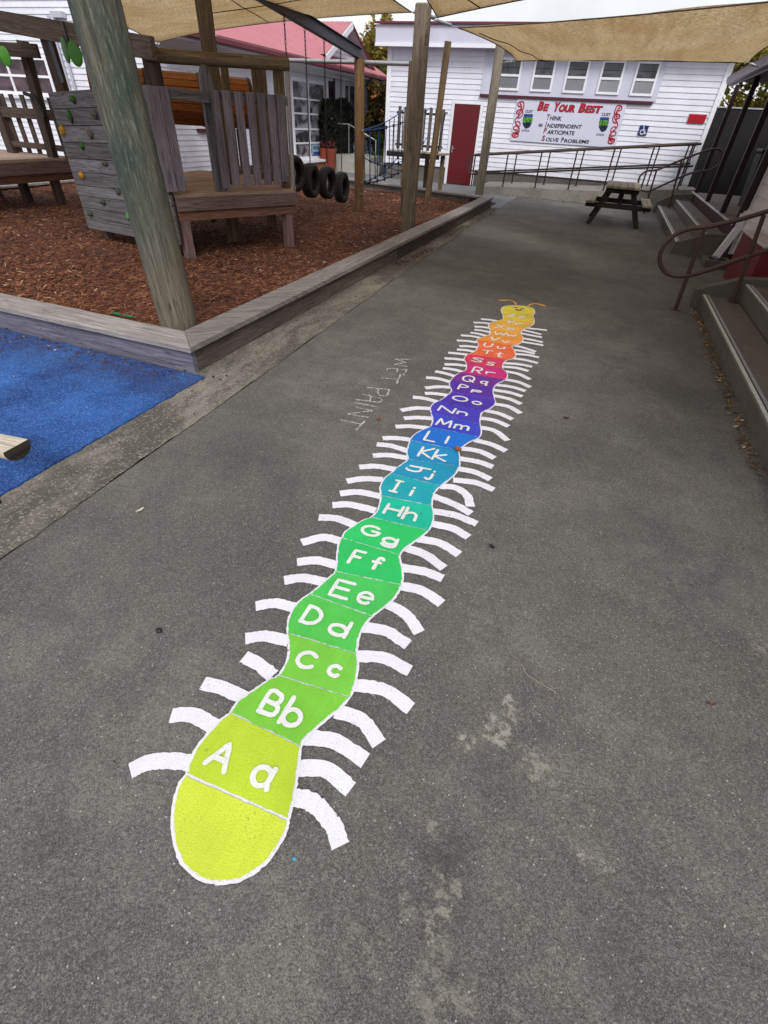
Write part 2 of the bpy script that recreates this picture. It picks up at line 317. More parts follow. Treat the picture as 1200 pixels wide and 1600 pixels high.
# ------------------------------------------------------------------ mesh building
OFF = {}
class MB:
    def __init__(s): s.v = []; s.f = []; s.uv = []; s.t = []; s.sm = []
    def face(s, pts, uvs=None, tone=None, smooth=False):
        i = len(s.v); s.v += [tuple(p) for p in pts]; s.f.append(tuple(range(i, i + len(pts))))
        s.uv.append(uvs or [(p[0], p[1]) for p in pts]); s.t.append(random.random() if tone is None else tone); s.sm.append(smooth)
    def mesh(s, verts, faces, uvs, tone=None, smooth=False):
        i = len(s.v); s.v += [tuple(p) for p in verts]; tn = random.random() if tone is None else tone
        for f, u in zip(faces, uvs): s.f.append(tuple(i + k for k in f)); s.uv.append(u); s.t.append(tn); s.sm.append(smooth)
    def hexa(s, c, tone=None, axis=0):          # c: 8 corners, 0-3 low ring, 4-7 high ring
        ou, ov = random.random() * 40, random.random() * 40
        fs = [(3, 2, 1, 0), (4, 5, 6, 7), (0, 1, 5, 4), (1, 2, 6, 5), (2, 3, 7, 6), (3, 0, 4, 7)]
        c = [Vector(p) for p in c]
        L = [(c[1] - c[0]).length, (c[3] - c[0]).length, (c[4] - c[0]).length]; d = [(c[1] - c[0]).normalized(), (c[3] - c[0]).normalized(), (c[4] - c[0]).normalized()]
        k = L.index(max(L)); o = [j for j in range(3) if j != k]
        us = []
        for f in fs:
            u = []
            for q in f:
                r = c[q] - c[0]; u.append((ou + r.dot(d[k]), ov + r.dot(d[o[0]]) + 1.13 * r.dot(d[o[1]])))
            us.append(u)
        s.mesh(c, fs, us, tone); return s
    def box(s, x0, x1, y0, y1, z0, z1, tone=None):
        s.hexa([(x0, y0, z0), (x1, y0, z0), (x1, y1, z0), (x0, y1, z0), (x0, y0, z1), (x1, y0, z1), (x1, y1, z1), (x0, y1, z1)], tone); return s
    def bar(s, a, b, wd, ht, up=(0, 0, 1), tone=None):   # rectangular section bar along a-b, wd sideways, ht along up
        a = Vector(a); b = Vector(b); d = (b - a).normalized(); up = Vector(up); side = d.cross(up).normalized(); up = side.cross(d).normalized()
        p = side * wd / 2; q = up * ht / 2
        s.hexa([a - p - q, b - p - q, b + p - q, a + p - q, a - p + q, b - p + q, b + p + q, a + p + q], tone); return s
    def tube(s, pts, r, seg=10, caps=True, tone=None, r1=None, wob=0):
        pts = [Vector(p) for p in pts]; n = len(pts); rings = []; ou, ov = random.random() * 40, random.random() * 40
        prev = None; ln = 0; verts = []; us = []
        for i, p in enumerate(pts):
            d = (pts[min(i + 1, n - 1)] - pts[max(i - 1, 0)]).normalized()
            if prev is None:
                x = d.cross(Vector((0, 0, 1)) if abs(d.z) < .9 else Vector((1, 0, 0))).normalized()
            else: x = (prev - d * prev.dot(d)).normalized()
            prev = x; y = d.cross(x)
            if i: ln += (p - pts[i - 1]).length
            rr = r[i] if isinstance(r, (list, tuple)) else (r + (r1 - r) * i / max(1, n - 1) if r1 is not None else r)
            us.append(ln)
            for k in range(seg):
                a = 2 * math.pi * k / seg; q = rr * (1 + (random.random() - .5) * wob); verts.append(p + x * q * math.cos(a) + y * q * math.sin(a))
        r0 = r[0] if isinstance(r, (list, tuple)) else r
        fs = []; uvs = []
        for i in range(n - 1):
            for k in range(seg):
                k2 = (k + 1) % seg; fs.append((i * seg + k, i * seg + k2, (i + 1) * seg + k2, (i + 1) * seg + k))
                v0 = ov + k / seg * 6.28 * r0; v1 = ov + (k + 1) / seg * 6.28 * r0
                uvs.append([(ou + us[i], v0), (ou + us[i], v1), (ou + us[i + 1], v1), (ou + us[i + 1], v0)])
        tn = random.random() if tone is None else tone
        s.mesh(verts, fs, uvs, tn, True)
        if caps:
            for ring, rev in ((verts[:seg], True), (verts[-seg:], False)):
                rr = list(reversed(ring)) if rev else list(ring)
                s.face(rr, [(ou + .3 * q.x, ov + .3 * q.y + .3 * q.z) for q in rr], tn)
        return s
    def poly_prism(s, pts, z0, z1, tone=None):   # flat polygon (counter-clockwise, xy) with thickness
        n = len(pts); ou, ov = random.random() * 40, random.random() * 40
        top = [(p[0], p[1], z1) for p in pts]; bot = [(p[0], p[1], z0) for p in pts]
        fs = [tuple(range(n, 2 * n)), tuple(reversed(range(n)))]; us = [[(ou + p[0], ov + p[1]) for p in pts], [(ou + p[0], ov + p[1]) for p in reversed(pts)]]
        L = 0
        for i in range(n):
            j = (i + 1) % n; fs.append((i, j, n + j, n + i)); d = (Vector(pts[j][:2]) - Vector(pts[i][:2])).length
            us.append([(ou + L, ov), (ou + L + d, ov), (ou + L + d, ov + z1 - z0), (ou + L, ov + z1 - z0)]); L += d
        s.mesh(bot + top, fs, us, tone); return s
    def sheet(s, pts, z, tone=None):
        s.face([(p[0], p[1], z) for p in pts], None, tone); return s
    def blob(s, c, rx, ry, rz, seg=10, rings=7, wob=.15, tone=None, frame=None):
        verts = []; fs = []; c = Vector(c); fr = frame or Matrix.Identity(3); ph = random.random() * 6
        for i in range(rings + 1):
            th = math.pi * i / rings
            for k in range(seg):
                a = 2 * math.pi * k / seg; q = 1 + wob * (math.sin(a * 2 + ph + i) * .6 + (random.random() - .5))
                verts.append(c + fr @ Vector((rx * q * math.sin(th) * math.cos(a), ry * q * math.sin(th) * math.sin(a), rz * q * math.cos(th))))
        for i in range(rings):
            for k in range(seg):
                k2 = (k + 1) % seg; fs.append((i * seg + k, (i + 1) * seg + k, (i + 1) * seg + k2, i * seg + k2))
        s.mesh(verts, fs, [[(.1 * j, .1 * j) for j in range(4)]] * len(fs), tone, True); return s
    def build(s, name, m, parent=None, loc=None, bevel=0):
        me = bpy.data.meshes.new(name)
        if parent is not None: o0 = OFF[parent.name]; loc = o0
        else: o0 = Vector(loc) if loc is not None else Vector((0, 0, 0))
        me.from_pydata([(p[0] - o0.x, p[1] - o0.y, p[2] - o0.z) for p in s.v], [], s.f)
        u = me.uv_layers.new(name='UVMap'); flat = []
        for uv in s.uv:
            for q in uv: flat += [q[0], q[1]]
        u.data.foreach_set('uv', flat)
        at = me.attributes.new('tone', 'FLOAT', 'FACE'); at.data.foreach_set('value', s.t)
        me.polygons.foreach_set('use_smooth', s.sm)
        me.materials.append(m); me.update()
        o = bpy.data.objects.new(name, me); COL.objects.link(o)
        if parent is not None: o.parent = parent
        else: o.location = o0
        OFF[o.name] = o0.copy() if isinstance(o0, Vector) else Vector(o0)
        if bevel:
            b = o.modifiers.new('bevel', 'BEVEL'); b.width = bevel; b.segments = 1; b.limit_method = 'ANGLE'; b.angle_limit = R(50)
        return o
def tag(o, label=None, cat=None, group=None, kind=None):
    if label: o['label'] = label
    if cat: o['category'] = cat
    if group: o['group'] = group
    if kind: o['kind'] = kind
    return o
def thing(name, loc, label, cat, group=None):
    o = bpy.data.objects.new(name, None); COL.objects.link(o); o.location = loc; o.empty_display_size = .1; OFF[o.name] = Vector(loc); return tag(o, label, cat, group)
def kids(o): return [c for c in bpy.data.objects if c.parent == o]
def dup(o, loc, label=None, rotz=None):
    def cp(x, par):
        c = x.copy(); COL.objects.link(c); c.parent = par
        for k in kids(x): cp(k, c)
        return c
    r = cp(o, None); r.location = loc
    if label: r['label'] = label
    if rotz is not None: r.rotation_euler.z = rotz
    return r
def arc(cx, cy, rx, ry, a0, a1, n=12): return [(cx + rx * math.cos(R(a0 + (a1 - a0) * i / n)), cy + ry * math.sin(R(a0 + (a1 - a0) * i / n))) for i in range(n + 1)]
def cat(pts, k=6, closed=False):  # Catmull-Rom through points
    pts = [Vector(p) for p in pts]; n = len(pts); out = []
    for i in range(n if closed else n - 1):
        p1, p2 = pts[i], pts[(i + 1) % n]; p0 = pts[i - 1] if (i or closed) else p1 * 2 - p2; p3 = pts[(i + 2) % n] if (closed or i + 2 < n) else p2 * 2 - p1
        for j in range(k):
            t = j / k; out.append(.5 * ((2 * p1) + (p2 - p0) * t + (2 * p0 - 5 * p1 + 4 * p2 - p3) * t * t + (3 * p1 - p0 - 3 * p2 + p3) * t ** 3))
    if not closed: out.append(pts[-1])
    return out

# ================================================================== GROUND
ground = MB().sheet([(-120, -60), (120, -60), (120, 140), (-120, 140)], -.03).build('ground', concrete((112, 112, 104), .3, .2)); tag(ground, kind='structure')
asph = MB().sheet([(-2.05, -8), (12, -8), (12, 19.7), (-2.45, 19.7), (-2.45, 14.4), (-2.3, 7), (-2.13, 2.84), (-2.08, .8), (-2.05, -2)], 0).build('asphalt_path', asphalt()); tag(asph, kind='structure')
yard = MB().sheet([(-2.45, 14.4), (-2.45, 19.7), (-26, 40), (-26, 13), (-14, 15)], -.006).build('rear_yard', concrete((120, 122, 124), .2, .25)); tag(yard, kind='structure')
edge = [(-2.05, -8), (-2.05, -2), (-2.08, .8), (-2.13, 2.84), (-2.3, 7), (-2.45, 14.4)]
ep = []
for a, b in zip(edge[:-1], edge[1:]):
    n = max(1, int((b[1] - a[1]) / .04))
    for i in range(n): t = i / n; ep.append((a[0] + (b[0] - a[0]) * t + random.gauss(0, .004) + .005 * math.sin(i * .21) , a[1] + (b[1] - a[1]) * t))
strip = MB().sheet([(-2.8, -8)] + ep + [(-2.45, 14.4), (-2.8, 14.4)], .005).build('concrete_edging', concrete((126, 121, 112), .95, .5, .40)); tag(strip, kind='structure')
mat_b = MB()
mp = [(-2.49 + random.gauss(0, .004), 2.76 - i * .04) for i in range(130)]
mat_b.poly_prism([(-12, 2.78), (-12, -2.5)] + [(x, y) for x, y in reversed(mp)], .002, .014)
tag(mat_b.build('rubber_surface', rubber()), kind='structure')
mul = MB(); NX = 46; xs = [-13.2 + 10.5 * i / NX for i in range(NX + 1)]; ys = [2.85 + 12.6 * i / NX for i in range(NX + 1)]
hz = {}
for i in range(NX + 1):
    for j in range(NX + 1): hz[i, j] = .03 + .02 * math.sin(xs[i] * 1.7 + ys[j]) * math.sin(ys[j] * 1.3) + random.gauss(0, .006)
for i in range(NX):
    for j in range(NX):
        q = [(i, j), (i + 1, j), (i + 1, j + 1), (i, j + 1)]; mul.face([(xs[a], ys[b], hz[a, b]) for a, b in q], smooth=True)
tag(mul.build('mulch_ground', mulch()), kind='structure')
def mz(x, y):
    i = min(NX - 1, max(0, int((x + 13.2) / 10.5 * NX))); j = min(NX - 1, max(0, int((y - 2.85) / 12.6 * NX))); return hz[i, j]
ch = MB(); rg = random.Random(3)
def add_chip(x, y, z, l, wd, tn):
    a = rg.random() * 6.283; tl = rg.gauss(0, .28); c, s_ = math.cos(a), math.sin(a); tr = rg.gauss(0, .35)
    dx = Vector((c, s_, tl)) * l / 2; dy = Vector((-s_, c, tr)) * wd / 2; o = Vector((x, y, z)); up = Vector((0, 0, wd * .3))
    i = len(ch.v); ch.v += [tuple(o - dx - dy), tuple(o + dx - dy * .6), tuple(o + dx * .9 + up), tuple(o - dx * .9 + up), tuple(o + dx * .8 + dy), tuple(o - dx + dy * .7)]
    ch.f += [(i, i + 1, i + 2, i + 3), (i + 3, i + 2, i + 4, i + 5)]; ch.uv += [[(0, 0)] * 4] * 2; ch.t += [tn, tn]; ch.sm += [False, False]
for _ in range(52000):
    u = rg.random() ** 1.5; y = 2.95 + u * 12.3; x = -2.85 - rg.random() * min(10.2, .9 * y + 2.2)
    k = 1 + (y - 3) * .05
    tn = min(1, max(0, rg.gauss(.42 + .2 * math.sin(x * 2.1 + 1.3 * math.sin(y * 1.7)) * math.sin(y * 1.9 + x), .24))); tn = 1 if rg.random() < .014 else min(tn, .88)
    add_chip(x, y, mz(x, y) + .006 + rg.random() * .012, rg.uniform(.018, .05) * k * (1.5 if tn == 1 else 1), rg.uniform(.006, .014) * k, tn)
tag(ch.build('bark_chips', chip()), 'reddish brown bark chips covering the playground bed', 'bark chips', kind='stuff')

# ------------------------------------------------------------------ timber edging round the bark
def edging(a, b, wd, z1, sidem, label, inner):   # cap board and side board along a-b; inner = direction to the bark
    a = Vector((*a, 0)); b = Vector((*b, 0)); n = Vector((*inner, 0)).normalized(); d = (b - a).normalized(); L = (b - a).length
    t = thing('timber_edging', (a + b) / 2, label, 'timber edging', 'timber edging round the bark bed')
    cp = MB(); k = max(1, round(L / 2.4))
    for i in range(k):
        p = a + d * (L * i / k + (.002 if i else 0)); q = a + d * (L * (i + 1) / k - .002); z = z1 + random.uniform(-.004, .004)
        c = [p, q, q + n * wd, p + n * wd]
        if i == 0 and inner[1] == 0: c[3] = c[3] + d * wd if L > 8 else c[3]
        if i == k - 1 and inner[0] == 0 and L > 5 and inner[1] > 0: c[2] = c[2] - d * wd
        cp.hexa([(v.x, v.y, z - .045) for v in c] + [(v.x, v.y, z) for v in c])
    cp.build('cap_board', CAPW, t, bevel=.004)
    sb = MB(); o = n * .035
    for i in range(k):
        p = a + d * (L * i / k + .003) + o; q = a + d * (L * (i + 1) / k - .003) + o; e = n * .05
        if i == 0 and L > 8 and inner[1] == 0: p = p + d * .088
        if i == k - 1 and L > 9 and inner[1] > 0: q = q - d * .034
        sb.hexa([(v.x, v.y, -.01) for v in (p, q, q + e, p + e)] + [(v.x, v.y, z1 - .05) for v in (p, q, q + e, p + e)])
    sb.build('side_board', sidem, t, bevel=.003); return t
edging((-12.5, 2.75), (-2.565, 2.75), .265, .222, SIDEL, 'long grey timber edging between the blue rubber and the bark', (0, 1))
edging((-2.565, 2.75), (-2.6, 14.35), .265, .228, SIDEW, 'long timber edging with flat cap running beside the asphalt path', (-1, 0))
f0 = G(572, 281, .22); f1 = G(735, 302.5, .24)
edging((-2.62, 14.36), (f1.x, f1.y + .05), .25, .235, SIDEW, 'short angled timber edging piece at the far corner of the bark', (-.3, -1))
edging((f1.x - .02, f1.y + .07), (f0.x - 1.5, f0.y + .45), .2, .215, CAPW, 'pale far timber edging of the bark below the rope net', (-.35, -1))
edging((-12.35, 7.5), (-12.35, 15), .2, .11, BLACK, 'white topped edging of the bark below the raised play platform', (1, 0))  # black side board: its shaded face put into the colour

# ------------------------------------------------------------------ CATERPILLAR painted on the asphalt
def v1(x, y): return (600 + .25 * x, 440 + .25 * y)
def v2(x, y): return (500 + .266667 * x, 640 + .266667 * y)
def v3(x, y): return (360 + .3 * x, 840 + .3 * y)
def v4(x, y): return (180 + .383333 * x, 1040 + .383333 * y)
def vv(f, *pts): return [f(*p) for p in pts]
COLS = dict(A=(190, 216, 52), B=(126, 203, 62), C=(122, 205, 68), D=(86, 200, 82), E=(74, 199, 92), F=(46, 196, 100), G=(44, 200, 106), H=(24, 190, 158), I=(24, 170, 182),
            J=(28, 152, 190), K=(28, 142, 196), L=(24, 116, 216), M=(60, 72, 202), N=(74, 60, 192), O=(76, 52, 180), P=(90, 46, 166), Q=(112, 46, 150), R=(200, 44, 124), S=(216, 60, 96),
            T=(240, 106, 66), U=(244, 114, 66), V=(240, 152, 62), W=(240, 164, 66), X=(238, 174, 70), Y=(230, 184, 64), Z=(228, 200, 60))
# left and right edge of each segment from its lower dividing line up (the next segment's first point closes it)
LEFT = dict(A=vv(v4, (293, 445), (310, 390), (340, 330), (385, 275), (430, 228)), B=[v4(470, 196)] + vv(v3, (30, 870), (90, 822), (150, 780), (198, 747)),
            C=vv(v3, (250, 724), (285, 670), (302, 620), (305, 560)), D=vv(v3, (299, 502), (302, 440), (320, 390), (355, 340)), E=vv(v3, (412, 299), (450, 270), (490, 235), (525, 205)),
            F=[v3(548, 182)] + vv(v2, (97, 900), (103, 840), (110, 790)), G=vv(v2, (128, 757), (150, 720), (200, 685), (250, 655)), H=vv(v2, (298, 637), (335, 600), (348, 560)),
            I=vv(v2, (357, 510), (352, 465), (365, 430), (385, 400)), J=vv(v2, (413, 380), (445, 350), (480, 325)), K=vv(v2, (515, 297), (510, 265), (515, 225)),
            L=vv(v1, (164, 998), (180, 970), (215, 945), (250, 928)), M=vv(v1, (285, 914), (300, 890), (303, 860)), N=vv(v1, (294, 826), (290, 795), (305, 770)),
            O=vv(v1, (340, 752), (370, 735), (395, 715)), P=vv(v1, (418, 695), (420, 675), (408, 655), (410, 635)), Q=vv(v1, (418, 620), (437, 598)), R=vv(v1, (470, 575), (505, 562), (515, 543)),
            S=vv(v1, (513, 513), (500, 493), (505, 475)), T=vv(v1, (525, 459), (555, 446)), U=vv(v1, (572, 436), (583, 415), (590, 395)), V=vv(v1, (578, 370), (596, 358)),
            W=vv(v1, (625, 347), (655, 337), (663, 322)), X=vv(v1, (662, 309), (655, 290), (652, 275)), Y=vv(v1, (666, 262), (700, 250)), Z=vv(v1, (740, 240), (744, 222)))
RIGHT = dict(A=vv(v4, (706, 629), (722, 570), (735, 500), (745, 430)), B=[v4(757, 335)] + vv(v3, (390, 1050), (440, 1005), (500, 950), (560, 902)), C=vv(v3, (620, 838), (645, 780), (658, 720), (664, 660)),
             D=vv(v3, (656, 611), (662, 560), (675, 510), (700, 460)), E=vv(v3, (738, 416), (790, 375), (840, 335), (870, 295)), F=[v3(890, 252)] + vv(v2, (485, 985), (478, 930), (470, 890)),
             G=vv(v2, (467, 860), (490, 825), (530, 795), (580, 760)), H=vv(v2, (632, 716), (655, 680), (665, 640), (662, 600)), I=vv(v2, (655, 570), (660, 520), (675, 485)),
             J=vv(v2, (706, 453), (750, 420), (790, 385)), K=vv(v2, (815, 338), (818, 300), (815, 270)), L=vv(v1, (468, 1060), (500, 1030), (540, 1005), (575, 990)),
             M=vv(v1, (596, 977), (607, 950), (605, 920)), N=vv(v1, (598, 896), (600, 860), (605, 835)), O=vv(v1, (621, 816), (660, 800), (690, 775), (696, 757)),
             P=vv(v1, (689, 740), (685, 715), (680, 690)), Q=vv(v1, (686, 668), (705, 645), (735, 630)), R=vv(v1, (757, 618), (771, 598), (765, 572)), S=vv(v1, (744, 552), (740, 530), (750, 510)),
             T=vv(v1, (767, 495), (800, 487), (822, 470)), U=vv(v1, (819, 455), (815, 435), (802, 420)), V=vv(v1, (800, 406), (832, 399), (860, 381)), W=vv(v1, (868, 364), (865, 347)),
             X=vv(v1, (855, 332), (858, 317), (875, 301)), Y=vv(v1, (897, 291), (922, 279)), Z=vv(v1, (937, 262), (937, 240)))
TAIL = vv(v4, (262, 490), (243, 560), (235, 640), (243, 720), (265, 790), (310, 845), (370, 877), (430, 887), (495, 880), (560, 850), (620, 800), (670, 730), (698, 672))
HEAD = vv(v1, (741, 205), (732, 187), (735, 171), (752, 158), (792, 152), (842, 153), (890, 158), (925, 168), (940, 182), (941, 200), (929, 214))
def g2(p): q = G(*p); return Vector((q.x, q.y))
letters = 'ABCDEFGHIJKLMNOPQRSTUVWXYZ'
K = 5
def chain(D, endp):
    pts = []; idx = {}
    for c in letters: idx[c] = len(pts); pts += [g2(p) for p in D[c]]
    idx['!'] = len(pts); pts.append(g2(endp)); return cat(pts, K), {c: i * K for c, i in idx.items()}
LC, LI = chain(LEFT, HEAD[0]); RC, RI = chain(RIGHT, HEAD[-1])
tailp = cat([LC[0]] + [g2(p) for p in TAIL] + [RC[0]], K); headp = cat([LC[-1]] + [g2(p) for p in HEAD[1:-1]] + [RC[-1]], K)
WH = roadpaint((226, 224, 233), .55, .05)
tailbase = G(360, 1300)
cp = thing('painted_caterpillar', tailbase, 'rainbow alphabet caterpillar painted on the asphalt from A to Z', 'ground painting')
def jit(pts, a):
    return [Vector((p.x + random.gauss(0, a), p.y + random.gauss(0, a))) for p in pts]
def grow(poly, d):
    n = len(poly); out = []
    ar = sum(poly[i].x * poly[(i + 1) % n].y - poly[(i + 1) % n].x * poly[i].y for i in range(n)); sg = 1 if ar > 0 else -1
    for i in range(n):
        e = (poly[(i + 1) % n] - poly[i - 1])
        if e.length < 1e-9: out.append(poly[i]); continue
        e.normalize(); out.append(poly[i] + Vector((e.y, -e.x)) * d * sg)
    return out
def tri_sheet(mb, poly, z):
    from mathutils.geometry import tessellate_polygon
    v = [Vector((p[0], p[1], z)) for p in poly]; tr = tessellate_polygon([v]); i = len(mb.v); mb.v += [tuple(p) for p in v]
    for a, b, c in tr:
        n = (v[b] - v[a]).cross(v[c] - v[a]).z
        mb.f.append((i + a, i + b, i + c) if n > 0 else (i + a, i + c, i + b)); mb.uv.append([(0, 0)] * 3); mb.t.append(.5); mb.sm.append(False)
    return mb
def dens(poly, step=.008, closed=True):
    out = []; n = len(poly)
    for i in range(n if closed else n - 1):
        a, b = poly[i], poly[(i + 1) % n]; k = max(1, int((b - a).length / step)); out += [a + (b - a) * j / k for j in range(k)]
    if not closed: out.append(poly[-1])
    return out
body = list(reversed(tailp[1:-1])) + LC + headp[1:-1] + list(reversed(RC))
body = [p for i, p in enumerate(body) if (p - body[i - 1]).length > 1e-6]
tri_sheet(MB(), jit(dens(grow(dens(body, .02), .0050), .008), .001), .006).build('outline', WH, cp)
def dropout(poly, a=.001): return jit(poly, a)
ts = list(tailp); e0, e1 = ts[0], ts[-1]
top_line = [e1 + (e0 - e1) * i / 20 + Vector((0, -.0016)) for i in range(1, 20)]
tri_sheet(MB(), jit(grow(dens(ts + top_line, .01), -.005), .0012), .009).build('tail_segment', roadpaint((196, 212, 60), .5, .07), cp)
hl = list(headp); bl = [hl[-1] + (hl[0] - hl[-1]) * i / 14 + Vector((0, .004)) for i in range(1, 14)]
head = tri_sheet(MB(), jit(grow(dens(hl + bl, .012), -.006), .0012), .009).build('head', roadpaint((222, 206, 52)), cp)
# stroke letters: unit strokes in a box, x to the right, y up
E_ = lambda cx, cy, rx, ry, n=16: arc(cx, cy, rx, ry, 90, 450, n)
GL = {
 'A': [[(0, 0), (.52, 1), (1, 0)], [(.2, .33), (.83, .33)]], 'a': [E_(.45, .45, .45, .45), [(.92, .98), (.88, .3), (1, .02)]],
 'B': [[(0, 0), (0, 1), (.6, 1), (.85, .88), (.85, .66), (.6, .53), (0, .53)], [(.6, .53), (.95, .42), (1, .2), (.8, .02), (0, 0)]], 'b': [[(.02, 1), (0, 0)], E_(.5, .3, .46, .3)],
 'C': [arc(.52, .5, .5, .5, 45, 320)], 'c': [arc(.52, .5, .5, .5, 50, 315)],
 'D': [[(0, 0), (0, 1)], [(0, 1), (.5, .98), (.9, .75), (1, .48), (.85, .18), (.5, .02), (0, 0)]], 'd': [E_(.45, .33, .45, .33), [(.92, 1), (.92, 0)]],
 'E': [[(1, 1), (0, 1), (0, 0), (1, 0)], [(0, .52), (.85, .52)]], 'e': [[(.05, .52), (.98, .55)], arc(.5, .5, .48, .5, 6, 315)],
 'F': [[(1, 1), (0, 1), (0, 0)], [(0, .52), (.8, .52)]], 'f': [[(1, .88), (.8, 1), (.5, .95), (.4, .7), (.4, 0)], [(0, .55), (.85, .55)]],
 'G': [arc(.5, .5, .5, .5, 50, 330) + [(1, .48), (.58, .48)]], 'g': [E_(.45, .65, .43, .35), [(.9, 1), (.9, .2), (.65, 0), (.3, 0), (.05, .14)]],
 'H': [[(0, 0), (0, 1)], [(1, 0), (1, 1)], [(0, .5), (1, .5)]], 'h': [[(0, 1), (0, 0)], [(0, .4), (.45, .62), (.9, .5), (1, 0)]],
 'I': [[(.5, 0), (.5, 1)], [(0, 1), (1, 1)], [(0, 0), (1, 0)]], 'i': [[(.5, 0), (.5, .65)], [(.5, .95), (.52, 1)]],
 'J': [[(.1, 1), (1, 1)], [(.62, 1), (.62, .25), (.4, 0), (.12, .05), (0, .3)]], 'j': [[(.85, .68), (.8, .2), (.5, 0), (0, .12)], [(.88, .97), (.9, 1)]],
 'K': [[(0, 0), (0, 1)], [(.95, 1), (.05, .48), (1, 0)]], 'k': [[(.05, 1), (0, 0)], [(.85, .62), (.05, .32), (1, 0)]],
 'L': [[(0, 1), (0, 0), (1, 0)]], 'l': [[(.5, 0), (.5, 1)]],
 'M': [[(0, 0), (.1, 1), (.5, .2), (.9, 1), (1, 0)]], 'm': [[(0, 1), (0, 0)], [(0, .7), (.25, 1), (.48, .8), (.5, 0)], [(.5, .7), (.75, 1), (.98, .8), (1, 0)]],
 'N': [[(0, 0), (.02, 1), (.95, 0), (1, 1)]], 'n': [[(0, 1), (0, 0)], [(0, .65), (.5, 1), (.95, .75), (1, 0)]],
 'O': [E_(.5, .5, .5, .5)], 'o': [E_(.5, .5, .5, .5)],
 'P': [[(0, 0), (0, 1), (.6, 1), (1, .85), (1, .65), (.6, .48), (0, .48)]], 'p': [[(0, 1), (0, 0)], E_(.5, .7, .45, .3)],
 'Q': [E_(.48, .5, .48, .5), [(.6, .35), (1, -.02)]], 'q': [E_(.42, .68, .42, .32), [(.85, 1), (.85, 0), (1, .12)]],
 'R': [[(0, 0), (0, 1), (.6, 1), (.95, .85), (.9, .6), (.6, .48), (0, .48)], [(.45, .48), (1, 0)]], 'r': [[(0, 1), (.05, 0)], [(.03, .6), (.4, .95), (1, .9)]],
 'S': [[(.95, .85), (.6, 1), (.15, .92), (.05, .7), (.4, .54), (.85, .4), (.95, .18), (.55, 0), (.05, .12)]], 's': [[(.95, .85), (.6, 1), (.15, .92), (.05, .7), (.4, .54), (.85, .4), (.95, .18), (.55, 0), (.05, .12)]],
 'T': [[(0, 1), (1, 1)], [(.5, 1), (.5, 0)]], 't': [[(.45, 1), (.42, .2), (.65, 0), (1, .1)], [(0, .65), (.95, .65)]],
 'U': [[(0, 1), (.02, .35), (.3, .02), (.7, .02), (.97, .35), (1, 1)]], 'u': [[(0, 1), (.05, .25), (.4, 0), (.85, .25), (.95, 1)], [(.95, 1), (1, 0)]],
 'V': [[(0, 1), (.45, 0), (1, 1)]], 'v': [[(0, 1), (.45, 0), (1, 1)]], 'W': [[(0, 1), (.25, 0), (.5, .75), (.75, 0), (1, 1)]], 'w': [[(0, 1), (.25, 0), (.5, .75), (.75, 0), (1, 1)]],
 'X': [[(0, 0), (1, 1)], [(0, 1), (1, 0)]], 'x': [[(0, 0), (1, 1)], [(0, 1), (1, 0)]], 'Y': [[(0, 1), (.45, .45), (1, 1)], [(.45, .45), (.4, 0)]], 'y': [[(0, 1), (.45, .45)], [(1, 1), (.2, 0)]],
 'Z': [[(0, 1), (1, 1), (0, 0), (1, 0)]], 'z': [[(0, 1), (1, 1), (0, 0), (1, 0)]]}
BOX = {  # view, left, right, top, bottom in that view
 'A': (v4, 372, 505, 303, 440), 'a': (v4, 555, 655, 405, 505), 'B': (v3, 150, 290, 800, 945), 'b': (v3, 285, 388, 845, 995), 'C': (v3, 335, 465, 590, 700), 'c': (v3, 500, 588, 663, 742),
 'D': (v3, 368, 492, 362, 473), 'd': (v3, 510, 635, 425, 533), 'E': (v3, 520, 645, 225, 330), 'e': (v3, 660, 745, 290, 358), 'F': (v3, 617, 700, 72, 152), 'f': (v3, 725, 803, 105, 180),
 'G': (v2, 240, 360, 680, 760), 'g': (v2, 358, 458, 755, 823), 'H': (v2, 377, 485, 562, 635), 'h': (v2, 500, 567, 585, 660), 'I': (v2, 407, 487, 422, 498), 'i': (v2, 523, 557, 465, 515),
 'J': (v2, 512, 633, 335, 387), 'j': (v2, 610, 675, 365, 423), 'K': (v1, 215, 312, 1043, 1112), 'k': (v1, 325, 385, 1063, 1130), 'L': (v1, 270, 322, 947, 1007), 'l': (v1, 375, 412, 975, 1022),
 'M': (v1, 330, 425, 862, 920), 'm': (v1, 442, 525, 900, 942), 'N': (v1, 345, 440, 783, 833), 'n': (v1, 458, 518, 817, 848), 'O': (v1, 430, 520, 718, 762), 'o': (v1, 550, 607, 752, 782),
 'P': (v1, 463, 523, 650, 688), 'p': (v1, 548, 607, 683, 710), 'Q': (v1, 488, 570, 592, 638), 'q': (v1, 597, 650, 627, 660), 'R': (v1, 555, 610, 542, 583), 'r': (v1, 637, 690, 570, 592),
 'S': (v1, 548, 618, 480, 515), 's': (v1, 640, 690, 507, 535), 'T': (v1, 612, 677, 435, 463), 't': (v1, 697, 745, 448, 480), 'U': (v1, 622, 677, 390, 418), 'u': (v1, 707, 752, 412, 430),
 'V': (v1, 662, 720, 352, 378), 'v': (v1, 735, 778, 375, 392), 'W': (v1, 688, 765, 318, 345), 'w': (v1, 768, 822, 335, 352), 'X': (v1, 695, 752, 275, 302), 'x': (v1, 768, 810, 297, 312),
 'Y': (v1, 763, 812, 247, 272), 'y': (v1, 810, 860, 263, 283), 'Z': (v1, 770, 820, 207, 228), 'z': (v1, 840, 882, 222, 235)}
def proj(p):
    d = Vector((p[0], p[1], -CAMH)); c = AX[0] * d.x + AX[1] * d.y + AX[2] * d.z; return Vector((c.x / c.z * FPX + 600, c.y / c.z * FPX + 800))
